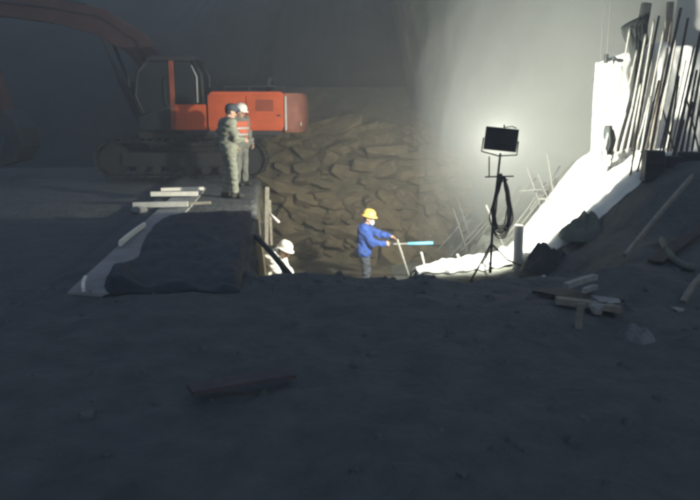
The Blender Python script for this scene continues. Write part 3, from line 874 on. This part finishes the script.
# ------------------------------------------------------------------ near debris on the right
def chunk(name, loc, s_, m, label, cat):
    bm = bmesh.new()
    for q in range(14):
        d = Vector((random.gauss(0, 1), random.gauss(0, 1), random.gauss(0, 1))).normalized()
        mx = max(abs(d.x), abs(d.y), abs(d.z))
        d = d / mx * random.uniform(0.7, 1)
        bm.verts.new((d.x * s_[0], d.y * s_[1], d.z * s_[2]))
    r_ = bmesh.ops.convex_hull(bm, input=bm.verts)
    bmesh.ops.delete(bm, geom=[g for g in bm.verts if not g.link_faces], context='VERTS')
    me = bpy.data.meshes.new(name); bm.to_mesh(me); bm.free(); me.materials.append(m)
    o = bpy.data.objects.new(name, me); COL.objects.link(o); o.location = loc
    return tag(o, label, cat)
def plank_px(x0, y0, x1, y1, Y0, Y1, wd, h, m, lab, cat='plank', name='plank', group=None):
    a, b = on_ground(x0, y0, Y0), on_ground(x1, y1, Y1)
    return batten(name, a, b, wd, h, m, lab, cat, group)
plank_px(625, 256, 692, 176, 0.1, 0.35, 0.035, 0.05, M_wood, 'long pole leaning up the shaded bank toward the rebar', 'pole', 'leaning_pole')
plank_px(566, 286, 596, 277, 0.14, 0.16, 0.05, 0.05, M_wood2, 'pale plank edge above the scrap boards')  # pale by its own grey timber colour
plank_px(584, 291, 597, 287, 0.12, 0.14, 0.04, 0.04, M_wood2, 'short pale plank offcut below the longer one')
plank_px(545, 290, 612, 303, 0.05, 0.09, 0.3, 0.03, M_dwood, 'wide dark board tipped over the scrap heap')
plank_px(556, 300, 620, 309, 0.05, 0.08, 0.1, 0.05, M_wood, 'grey broken board end sticking out of scrap heap')
a = on_ground(580, 330, 0.0)
batten('stake_stub', a - Vector((0, 0, 0.05)), a + Vector((0.01, 0.02, 0.2)), 0.05, 0.04, M_wood, 'upright grey stub below the broken board', 'stake')
plank_px(683, 302, 702, 276, 0.04, 0.2, 0.05, 0.04, M_wood, 'pale rod at the right frame edge', 'rod', 'rod')
plank_px(655, 262, 720, 215, 0.03, 0.03, 0.16, 0.03, M_dwood, 'dark board lying up the shaded bank at right')
pts = [on_ground(*q, 0.05) for q in ((662, 240), (666, 250), (673, 259), (684, 266), (695, 268))]
o = tube('hose', [p - pts[0] for p in pts], 0.04, M_gfab, n=10); o.location = pts[0]
tag(o, 'curved grey hose end lying on the shaded bank', 'hose')
for (px, py, s, rz, m, lab, nm, cat) in ((607, 303, (0.15, 0.1, 0.06), 0.3, M_pale, 'broken pale concrete chunk on the scrap heap', 'concrete_chunk', 'rubble'),
                             (595, 308, (0.08, 0.06, 0.05), 1.1, M_pale, 'small concrete chunk left of the larger one', 'concrete_chunk', 'rubble'),
                             (678, 310, (0.06, 0.05, 0.03), 0.2, M_pale, 'small pale flat stone near the right frame edge', 'flat_stone', 'stone')):
    p = on_ground(px, py, 0.07 if px < 650 else 0.01)
    chunk(nm, p, s, m, lab, cat)
rg = grid('rag', tarp_fn(0.13, 0.13, 0.1, 12.0), 60, 18, M_rag)
p = on_ground(636, 338); rg.location = (p.x, p.y, ground_z(p.x, p.y) - 0.01)
tag(rg, 'crumpled pale rag on the dark ground below the scrap', 'rag')
bd = on_plane(190, 398, 0.03), on_plane(292, 380, 0.03)
batten('board', bd[0] + Vector((0, 0, 0.05)), bd[1] + Vector((0, 0, 0.05)), 0.14, 0.025, M_red, 'dull reddish board half lost on the dark foreground mud', 'board')

# scattered stones in the near mud
K = 0
M_stone = mat('muddy_stone', (0.085, 0.085, 0.08), 0.85, 0.35, 6, 0.6, 20)
near_v, near_f = [], []
for q in range(900):
    x = random.uniform(-3.2, 4.6); y = random.uniform(2.6, 7.0) if q % 3 else random.uniform(6.2, 7.1)
    s = 0.01 + 0.05 * random.random() ** 3.5
    if mnoise.noise(Vector((x * 1.3, y * 1.3, 7))) < random.uniform(-0.25, 0.25): continue
    z = ground_z(x, y) - s * 0.05
    b0 = len(near_v)
    ph = random.uniform(0, 6.28)
    ring = []
    near_v.append((x, y, z + s * random.uniform(0.5, 0.9)))
    for j in range(6):
        a = ph + j * math.pi / 3
        r_ = s * random.uniform(0.7, 1.3)
        near_v.append((x + r_ * math.cos(a) * 0.6, y + r_ * math.sin(a) * 0.6, z + s * random.uniform(0.25, 0.5)))
    for j in range(6):
        a = ph + j * math.pi / 3
        r_ = s * random.uniform(0.9, 1.4)
        near_v.append((x + r_ * math.cos(a), y + r_ * math.sin(a), z - s * 0.5))
    for j in range(6):
        k2 = (j + 1) % 6
        near_f.append((b0, b0 + 1 + j, b0 + 1 + k2))
        near_f.append((b0 + 1 + j, b0 + 7 + j, b0 + 7 + k2, b0 + 1 + k2))
gr = mobj('gravel', near_v, near_f, M_stone)
tag(gr, 'loose muddy stones scattered over the dark foreground', 'gravel', kind='stuff')

# ------------------------------------------------------------------ people (distance-field bodies)
class Field:
    def __init__(s): s.p = []
    def cone(s, a, b, r1, r2=None, sq=None, cls=0):
        s.p.append(('c', np.array(a, float), np.array(b, float), r1, r1 if r2 is None else r2, cls)); return s
    def ell(s, c, r, cls=0):
        s.p.append(('e', np.array(c, float), np.array(r, float), 0, 0, cls)); return s
def f_eval(p, P):
    if p[0] == 'c':
        a, b, r1, r2 = p[1:5]
        ba = b - a; pa = P - a
        h = np.clip((pa @ ba) / (ba @ ba), 0, 1)
        return np.linalg.norm(pa - h[:, None] * ba, axis=1) - (r1 + (r2 - r1) * h)
    q = (P - p[1]) / p[2]
    k0 = np.linalg.norm(q, axis=1); k1 = np.linalg.norm(q / p[2], axis=1) + 1e-9
    return k0 * (k0 - 1.0) / k1
def f_mesh(name, prims, mats, parent, h=0.012, k=0.025, off=0.0, fold=0.0, clip=None, seed=0):
    lo = np.min([np.minimum(p[1], p[2]) - max(p[3], p[4]) if p[0] == 'c' else p[1] - p[2] for p in prims], axis=0) - (off + fold + 3 * h)
    hi = np.max([np.maximum(p[1], p[2]) + max(p[3], p[4]) if p[0] == 'c' else p[1] + p[2] for p in prims], axis=0) + (off + fold + 3 * h)
    n = np.ceil((hi - lo) / h).astype(int) + 1
    ax = [lo[i] + h * np.arange(n[i]) for i in range(3)]
    D3 = np.full(n, 0.2)
    mg = k + off + fold + 3 * h
    for p in prims:
        if p[0] == 'c':
            rm_ = max(p[3], p[4]); plo, phi = np.minimum(p[1], p[2]) - rm_, np.maximum(p[1], p[2]) + rm_
        else: plo, phi = p[1] - p[2], p[1] + p[2]
        i0 = np.clip(np.floor((plo - mg - lo) / h).astype(int), 0, n - 1); i1 = np.clip(np.ceil((phi + mg - lo) / h).astype(int) + 1, 1, n)
        sl_ = tuple(slice(i0[q], i1[q]) for q in range(3))
        Gs = np.stack(np.meshgrid(*[ax[q][sl_[q]] for q in range(3)], indexing='ij'), -1)
        d = f_eval(p, Gs.reshape(-1, 3)).reshape(Gs.shape[:3])
        Ds = D3[sl_]
        hh = np.clip(0.5 + 0.5 * (Ds - d) / k, 0, 1)
        D3[sl_] = Ds * (1 - hh) + d * hh - k * hh * (1 - hh)
    D = D3.reshape(-1) - off
    if fold or clip is not None:
        G = np.stack(np.meshgrid(*ax, indexing='ij'), -1).reshape(-1, 3)
    if fold:
        rg_ = np.random.default_rng(seed + 5)
        for q in range(9):
            w = rg_.normal(size=3) * np.array([16, 16, 26]) * (1 + q * 0.12)
            D = D + fold * 0.36 * np.sin(G @ w + rg_.uniform(0, 6))
    if clip is not None:
        D = np.maximum(D, clip(G))
    V = D.reshape(n)
    S = V < 0
    cs = [(i, j, l) for i in (0, 1) for j in (0, 1) for l in (0, 1)]
    sl = lambda A, c: A[c[0]:A.shape[0] - 1 + c[0], c[1]:A.shape[1] - 1 + c[1], c[2]:A.shape[2] - 1 + c[2]]
    cnt_ = sum(sl(S, c).astype(int) for c in cs)
    act = (cnt_ > 0) & (cnt_ < 8)
    idx = -np.ones(act.shape, int); idx[act] = np.arange(act.sum())
    ci = np.argwhere(act)
    pos = np.zeros((len(ci), 3)); num = np.zeros(len(ci))
    for c in cs:
        for a in range(3):
            if c[a] == 0:
                c2 = list(c); c2[a] = 1
                v0 = V[tuple((ci + np.array(c)).T)]; v1 = V[tuple((ci + np.array(c2)).T)]
                cr = (v0 < 0) != (v1 < 0)
                t = np.where(cr, v0 / np.where(cr, v0 - v1, 1), 0)
                q = np.tile(np.array(c, float), (len(ci), 1)); q[:, a] += t
                pos += q * cr[:, None]; num += cr
    pos = lo + h * (ci + pos / num[:, None])
    quads = []
    for a in range(3):
        b, c = (a + 1) % 3, (a + 2) % 3
        s0 = [slice(None)] * 3; s1 = [slice(None)] * 3
        s0[a] = slice(0, -1); s1[a] = slice(1, None)
        A, B = S[tuple(s0)], S[tuple(s1)]
        e = np.argwhere(A != B)
        e = e[(e[:, b] > 0) & (e[:, c] > 0) & (e[:, b] < n[b] - 1) & (e[:, c] < n[c] - 1)]
        flip = A[tuple(e.T)]
        db = np.zeros(3, int); db[b] = 1; dc = np.zeros(3, int); dc[c] = 1
        q = np.stack([idx[tuple(e.T)], idx[tuple((e - db).T)], idx[tuple((e - db - dc).T)], idx[tuple((e - dc).T)]], 1)
        q[~flip] = q[~flip][:, ::-1]
        quads.append(q)
    quads = np.concatenate(quads)
    o = mobj(name, pos.tolist(), quads.tolist(), None, parent, smooth=True)
    fix_normals(o)
    for m in mats: o.data.materials.append(m)
    if len(mats) > 1:
        cen = pos[quads].mean(1)
        ds = np.stack([f_eval(p, cen) for p in prims], 1)
        cl = np.array([p[5] for p in prims])[ds.argmin(1)]
        # material polygons keep the order of from_pydata
        o.data.polygons.foreach_set('material_index', cl[:len(o.data.polygons)].astype(np.int32))
    return o

def helmet(name, c, fwd, m, parent, tilt=0.0, s=1.0):
    prof = [(0.160, 0.0), (0.150, 0.012), (0.134, 0.014), (0.131, 0.05), (0.118, 0.095), (0.088, 0.13), (0.045, 0.148), (0.0, 0.152)]
    n = 28
    rm = Matrix.Rotation(math.atan2(fwd[1], fwd[0]), 3, 'Z') @ Matrix.Rotation(tilt, 3, 'Y')
    vs, fs = [], []
    for i, (r, z) in enumerate(prof):
        for j in range(n):
            a = 2 * math.pi * j / n
            rr = r * (1 + (0.16 if i <= 1 else 0.06) * max(0, math.cos(a)) ** 2)
            ridge = 0.008 * max(0, 1 - abs(math.sin(a)) * 6) if 2 < i < 7 else 0
            vs.append(Vector(c) + rm @ Vector((rr * s * math.cos(a), rr * 0.88 * s * math.sin(a), (z + ridge) * s)))
    for i in range(len(prof) - 1):
        for j in range(n):
            fs.append((i * n + j, i * n + (j + 1) % n, (i + 1) * n + (j + 1) % n, (i + 1) * n + j))
    o = mobj(name, vs, fs, m, parent, smooth=True)
    md = o.modifiers.new('shell', 'SOLIDIFY'); md.thickness = 0.004
    return o

def V3(*a): return np.array(a, float)
def person(label, loc, rotz, J, top, trousers, hat, hatmat, vest=False, mask=False, gloves=None, seed=0, hip_cover=True):
    """J: joints in metres, x forward, y left, z up from the soles"""
    root = thing('person', label, 'person', loc, rotz)
    head, neck, chest, pel = V3(*J['head']), V3(*J['neck']), V3(*J['chest']), V3(*J['pelvis'])
    hf = V3(*J['face']); hf /= np.linalg.norm(hf)
    up = V3(0, 0, 1) - hf * hf[2]; up /= np.linalg.norm(up)
    lf = np.cross(up, hf)
    H = lambda f, l, u: head + hf * f + lf * l + up * u
    body, jac, trs, boots = Field(), Field(), Field(), Field()
    # head
    body.ell(H(-0.01, 0, 0.02), (0.09, 0.082, 0.112)).cone(H(0.035, 0, -0.075), H(0.02, 0, -0.03), 0.05, 0.066)
    body.cone(H(0.088, 0, -0.02), H(0.108, 0, -0.042), 0.011, 0.016)
    body.ell(H(0.088, 0, -0.078), (0.016, 0.026, 0.008))
    for s_ in (-1, 1):
        body.ell(H(-0.005, s_ * 0.084, -0.015), (0.02, 0.013, 0.032))
        body.ell(H(0.078, s_ * 0.032, 0.0), (0.014, 0.015, 0.008), cls=1)
    body.cone(H(-0.015, 0, -0.06), neck, 0.056, 0.062)
    # torso
    shl = lambda s_: V3(*J['sh_l' if s_ > 0 else 'sh_r'])
    hp = lambda s_: V3(*J['hip_l' if s_ > 0 else 'hip_r'])
    for s_ in (-1, 1):
        sd = 'l' if s_ > 0 else 'r'
        sh, el, wr = V3(*J['sh_' + sd]), V3(*J['el_' + sd]), V3(*J['wr_' + sd])
        hip, kn, an = V3(*J['hip_' + sd]), V3(*J['kn_' + sd]), V3(*J['an_' + sd])
        fd = V3(*J.get('foot_' + sd, (1, 0, 0))); fd /= np.linalg.norm(fd)
        for F_, g in ((body, 0.0), (jac, 0.027)):
            F_.cone(neck - V3(0, 0, 0.03), sh, 0.06 + g, 0.066 + g)
            F_.cone(sh, el, 0.056 + g, 0.045 + g)
            F_.cone(el, wr + (el - wr) * (0.0 if F_ is body else 0.06), 0.043 + g, 0.029 + g)
            F_.cone(sh * 0.72 + chest * 0.28, chest * 0.55 + hip * 0.45, 0.098 + g, 0.102 + g * 1.2)
        for F_, g in ((body, 0.0), (trs, 0.027)):
            F_.cone(pel * 0.4 + hip * 0.6, hip, 0.105 + g, 0.098 + g)
            F_.cone(hip, kn, 0.084 + g, 0.056 + g)
            F_.cone(kn + (V3(0, 0, 0)), an + (kn - an) * (0 if F_ is body else 0.10), 0.053 + g, 0.036 + g * 1.35)
        jac.cone(chest * 0.4 + hip * 0.6, hip * 0.95 + kn * 0.05, 0.122, 0.13)
        body.cone(an - V3(0, 0, 0.03) - fd * 0.035, an - V3(0, 0, 0.045) + fd * 0.13, 0.036, 0.03)
        boots.cone(an - V3(0, 0, 0.04) - fd * 0.04, an - V3(0, 0, 0.052) + fd * 0.15, 0.048, 0.04)
        boots.cone(an + (kn - an) * 0.3, an - V3(0, 0, 0.03), 0.055, 0.05)
        # hand: palm, four fingers, thumb
        ad = (wr - el) / np.linalg.norm(wr - el)
        hd_ = V3(*J['hand_' + sd]) if 'hand_' + sd in J else ad
        hd_ = hd_ / np.linalg.norm(hd_)
        pal = V3(*J.get('palm_' + sd, (0, -s_, 0)))          # the way the palm faces
        pal = pal - hd_ * (pal @ hd_); pal /= np.linalg.norm(pal)
        acr = np.cross(hd_, pal)
        if acr @ V3(1, 0, 0.3) < 0: acr = -acr               # thumb side
        curl = J.get('curl_' + sd, 0.5)
        body.cone(wr, wr + hd_ * 0.055, 0.028, 0.03)
        for q in range(4):
            o_ = acr * (0.031 - 0.0205 * q)
            L1 = (0.043, 0.048, 0.045, 0.036)[q]
            k0 = wr + hd_ * 0.075 + o_
            body.cone(wr + hd_ * 0.03 + o_ * 0.8, k0, 0.014, 0.0125)
            d1 = hd_ * math.cos(curl) + pal * math.sin(curl)
            k1 = k0 + d1 * L1
            d2 = hd_ * math.cos(curl * 2.2) + pal * math.sin(curl * 2.2)
            body.cone(k0, k1, 0.0105, 0.0095).cone(k1, k1 + d2 * L1 * 0.75, 0.0095, 0.008)
        t0 = wr + hd_ * 0.025 + acr * 0.026
        t1 = t0 + (hd_ * 0.55 + acr * 0.65 + pal * 0.35) * 0.042
        body.cone(t0, t1, 0.015, 0.0115).cone(t1, t1 + (hd_ * 0.75 + acr * 0.1 + pal * 0.6) * 0.036, 0.0115, 0.009)
    for F_, g in ((body, 0.0), (jac, 0.018)):
        F_.cone(chest, pel, 0.118 + g, 0.112 + g)
    hl_, hr_ = V3(*J['hip_l']), V3(*J['hip_r'])
    jac.cone(hl_, hr_, 0.135, 0.135)
    jac.cone(pel + V3(0, 0, 0.12), (hl_ + hr_) / 2, 0.13, 0.135)
    trs.cone(pel, pel + V3(0, 0, 0.05), 0.115, 0.11)
    f_mesh('body', body.p, [M_skin, M_eye], root, h=0.0095, k=0.012, seed=seed)
    j = f_mesh('jacket', jac.p, [top], root, h=0.013, k=0.05, fold=0.012, seed=seed)
    tube('collar', [tuple(neck + V3(0.062 * math.cos(a), 0.068 * math.sin(a), 0.012 - 0.02 * math.cos(a))) for a in np.linspace(0.35, 2 * math.pi - 0.35, 15)], 0.017, top, j, n=8)
    f_mesh('trousers', trs.p, [trousers], root, h=0.014, k=0.03, fold=0.009, seed=seed + 1)
    for s_ in (0, 1):
        f_mesh('boot', boots.p[2 * s_:2 * s_ + 2], [M_boot], root, h=0.012, k=0.03, seed=seed + 2, clip=lambda P: -(P[:, 2] - min(J['an_l'][2], J['an_r'][2]) + 0.095))
    if vest:
        vp = [p for p in jac.p if p[0] == 'c']
        zt, zb = neck[2] - 0.03, pel[2] + 0.0
        core = []
        for s_ in (-1, 1):
            hip = hp(s_)
            core.append(('c', shl(s_) * 0.62 + chest * 0.38, chest * 0.55 + hip * 0.45, 0.125, 0.13, 0))
            core.append(('c', neck - V3(0, 0, 0.04), shl(s_) * 0.7 + neck * 0.3, 0.09, 0.088, 0))
        core.append(('c', chest, pel, 0.145, 0.142, 0))
        vc = lambda P: np.maximum(zb - P[:, 2], P[:, 2] - zt)
        f_mesh('safety_vest', core, [M_vest], root, h=0.014, k=0.05, off=0.012, fold=0.004, clip=vc, seed=seed)
        for zc in (pel[2] + 0.14, pel[2] + 0.27):
            f_mesh('reflective_band', core, [M_refl], root, h=0.012, k=0.05, off=0.02, fold=0.004, clip=lambda P, zc=zc: np.abs(P[:, 2] - zc) - 0.025, seed=seed)
    if mask:
        f_mesh('face_mask', [('c', H(0.07, 0, -0.06), H(0.075, 0, -0.075), 0.05, 0.045, 0)], [M_mask], root, h=0.01, k=0.02, off=0.006)
    if hat == 'helmet':
        hc = H(-0.008, 0, 0.045)
        helmet('helmet', hc, hf, hatmat, root, tilt=math.asin(max(-1, min(1, -hf[2]))))
        hair = f_mesh('hair', [('e', H(-0.022, 0, 0.025), V3(0.094, 0.09, 0.105), 0, 0, 0)], [M_boot], root, h=0.011, clip=lambda P: np.maximum(((P - head) @ hf) - 0.03, -((P - head) @ up) - 0.045))
    else:
        f_mesh('knit_cap', [('e', H(-0.012, 0, 0.05), V3(0.115, 0.106, 0.105), 0, 0, 0), ('c', H(0.07, 0, 0.065), H(0.13, 0, 0.055), 0.045, 0.03, 0)], [hatmat], root, h=0.011, k=0.02, fold=0.003,
               clip=lambda P: -((P - head) @ up) + 0.015)
        f_mesh('hair', [('e', H(-0.025, 0, 0.01), V3(0.092, 0.088, 0.105), 0, 0, 0)], [M_boot], root, h=0.011, clip=lambda P: np.maximum(((P - head) @ hf) + 0.0, -((P - head) @ up) - 0.06))
    return root

def stand(**kw):
    J = dict(head=(0.03, 0, 1.60), face=(1, 0, -0.1), neck=(0, 0, 1.44), chest=(0, 0, 1.22), pelvis=(0, 0, 0.97),
             sh_l=(0, 0.185, 1.40), sh_r=(0, -0.185, 1.40), el_l=(-0.03, 0.25, 1.12), el_r=(-0.03, -0.25, 1.12),
             wr_l=(0.06, 0.27, 0.88), wr_r=(0.06, -0.27, 0.88), hip_l=(0, 0.095, 0.92), hip_r=(0, -0.095, 0.92),
             kn_l=(0.02, 0.11, 0.51), kn_r=(0.02, -0.11, 0.51), an_l=(0, 0.12, 0.095), an_r=(0, -0.12, 0.095))
    J.update(kw); return J

# khaki worker in a dark cap, back three-quarters to us, turned to his mate (faces right and away)
p = on_plane(230, 198, 0.0)
person('worker in khaki overalls and dark cap, standing nearer on the bench', (p.x, p.y, ground_z(p.x, p.y) + 0.005), R(28),
       stand(head=(0.07, -0.02, 1.60), face=(1, -0.2, -0.28), neck=(0.0, 0, 1.44), chest=(-0.02, 0, 1.22),
             el_l=(-0.10, 0.24, 1.14), wr_l=(0.10, 0.22, 0.98), el_r=(0.06, -0.235, 1.13), wr_r=(0.27, -0.10, 1.08), hand_r=(0.9, 0.35, 0.1), palm_r=(0, 0.6, -0.5), curl_r=0.7,
             kn_l=(0.03, 0.12, 0.51), an_l=(-0.05, 0.13, 0.095), kn_r=(0.05, -0.10, 0.51), an_r=(0.06, -0.115, 0.095)),
       M_grey, M_grey, 'cap', M_navy, seed=1)
p = on_plane(242, 186, 0.0)
person('worker in orange vest and white helmet beside the khaki worker', (p.x - 0.02, p.y, ground_z(p.x, p.y) + 0.005), R(-38),
       stand(head=(0.06, 0, 1.575), face=(1, 0.15, -0.3), neck=(0.01, 0, 1.42), el_l=(0.0, 0.245, 1.12), wr_l=(0.14, 0.22, 0.9), el_r=(-0.02, -0.25, 1.12), wr_r=(0.12, -0.24, 0.88), curl_l=0.6, curl_r=0.6,
             kn_r=(0.05, -0.12, 0.51), an_r=(0.02, -0.13, 0.095)),
       M_dgrey, M_dgrey, 'helmet', M_hatw, vest=True, seed=4)
# blue worker in the pit reaching right with a bar
p = at(366, 240, 14.0)
bz = ground_z(p.x, p.y)
bar_z = at(400, 243, 14).z
person('worker in blue jacket and yellow helmet holding a bar in the pit', (p.x - 0.03, p.y, bz), R(-8),
       stand(head=(0.09, 0, 1.575), face=(1, -0.25, -0.18), neck=(0.03, 0, 1.42), chest=(0.0, 0, 1.2),
             el_l=(0.27, 0.20, 1.22), wr_l=(0.50, 0.10, 1.20), hand_l=(1, -0.1, -0.05), palm_l=(0, -0.3, -1), curl_l=0.5,
             el_r=(0.17, -0.2, 1.12), wr_r=(0.42, -0.12, bar_z - bz + 0.02), hand_r=(1, 0.1, -0.05), palm_r=(0, 0.9, -0.4), curl_r=0.95,
             kn_l=(0.03, 0.12, 0.5), kn_r=(0.06, -0.1, 0.5), an_r=(0.03, -0.11, 0.095)),
       M_blue, M_navy, 'helmet', M_haty, mask=True, seed=7)
a = Vector((p.x + 0.40, p.y - 0.15, bar_z)); b = at(433, 243, 13.85)
t = thing('drill_bar', 'long bar with a pale blue sleeve held out by the blue-jacketed worker', 'bar', a)
d = b - a
tube('rod', [Vector((-0.12, 0, 0)), d * 0.5], 0.019, M_rebar_pale, t)
tube('sleeve', [d * 0.46, d], 0.033, M_paleblue, t, n=10)
tube('grip', [d * 0.02, d * 0.16], 0.024, M_dsteel, t, n=8)
# stooping worker in white below the bench edge
p = at(272, 262, 12.2)
wz = ground_z(p.x + 0.1, p.y)
person('stooping worker in off-white with white helmet below the bench edge', (p.x - 0.08, p.y, wz + 0.02), R(-15),
       stand(head=(0.33, -0.02, 1.22), face=(1, -0.15, -0.45), neck=(0.2, 0, 1.14), chest=(0.06, 0, 1.02), pelvis=(-0.14, 0, 0.82),
             sh_l=(0.14, 0.19, 1.13), sh_r=(0.14, -0.19, 1.13), el_l=(0.30, 0.24, 0.80), el_r=(0.28, -0.23, 0.80), wr_l=(0.45, 0.17, 0.62), wr_r=(0.44, -0.15, 0.62),
             hip_l=(-0.12, 0.095, 0.76), hip_r=(-0.12, -0.095, 0.76), kn_l=(0.12, 0.13, 0.45), kn_r=(0.14, -0.13, 0.45), an_l=(-0.02, 0.14, 0.095), an_r=(0.02, -0.14, 0.095)),
       M_offw, M_offw, 'helmet', M_hatw, seed=9)

# ------------------------------------------------------------------ dusty air
hz = bpy.data.materials.new('dusty_air'); hz.use_nodes = True
nt = hz.node_tree; nt.nodes.clear()
pv = nt.nodes.new('ShaderNodeVolumePrincipled')
pv.inputs['Color'].default_value = (0.93, 0.95, 0.92, 1)
pv.inputs['Density'].default_value = HAZE_DENSITY
pv.inputs['Anisotropy'].default_value = 0.2
mo = nt.nodes.new('ShaderNodeOutputMaterial')
nt.links.new(pv.outputs[0], mo.inputs['Volume'])
haze = box('haze', (0, 2.5, 6.4), (100, 100, 19.0), hz)
tag(haze, 'pale dusty air filling the excavation', 'haze', kind='stuff')

# thick dust hanging over the right of the pit
dm = bpy.data.materials.new('thick_dust'); dm.use_nodes = True
nt = dm.node_tree; nt.nodes.clear()
pv = nt.nodes.new('ShaderNodeVolumePrincipled')
pv.inputs['Color'].default_value = (0.93, 0.96, 0.91, 1)
pv.inputs['Density'].default_value = 0.05
pv.inputs['Anisotropy'].default_value = 0.1
mo = nt.nodes.new('ShaderNodeOutputMaterial')
nt.links.new(pv.outputs[0], mo.inputs['Volume'])
dust = None
for q, sc_ in enumerate((1.46, 1.36, 1.26, 1.15, 1.03, 0.9, 0.76, 0.6)):
    bm = bmesh.new(); bmesh.ops.create_icosphere(bm, subdivisions=5, radius=1.0)
    for v in bm.verts:
        d = v.co.normalized()
        k = sc_ * (1 + 0.2 * fbm(d.x * 1.4 + 4 + q * 0.35, d.y * 1.4, d.z * 1.4, 3))
        v.co = Vector((d.x * 3.2 * k, d.y * 2.3 * k, d.z * 4.4 * k))
    me = bpy.data.meshes.new('dust_cloud'); bm.to_mesh(me); bm.free(); me.materials.append(dm)
    o = bpy.data.objects.new('dust_cloud' if q == 0 else 'dust_layer', me); COL.objects.link(o)
    if q == 0:
        dust = o; o.location = (6.2, 15.6, 1.9)
        tag(o, 'thick pale dust hanging over the right of the pit', 'dust', kind='stuff')
    else:
        o.parent = dust; o.location = (0.06 * q, -0.03 * q, -0.06 * q); o['kind'] = 'stuff'
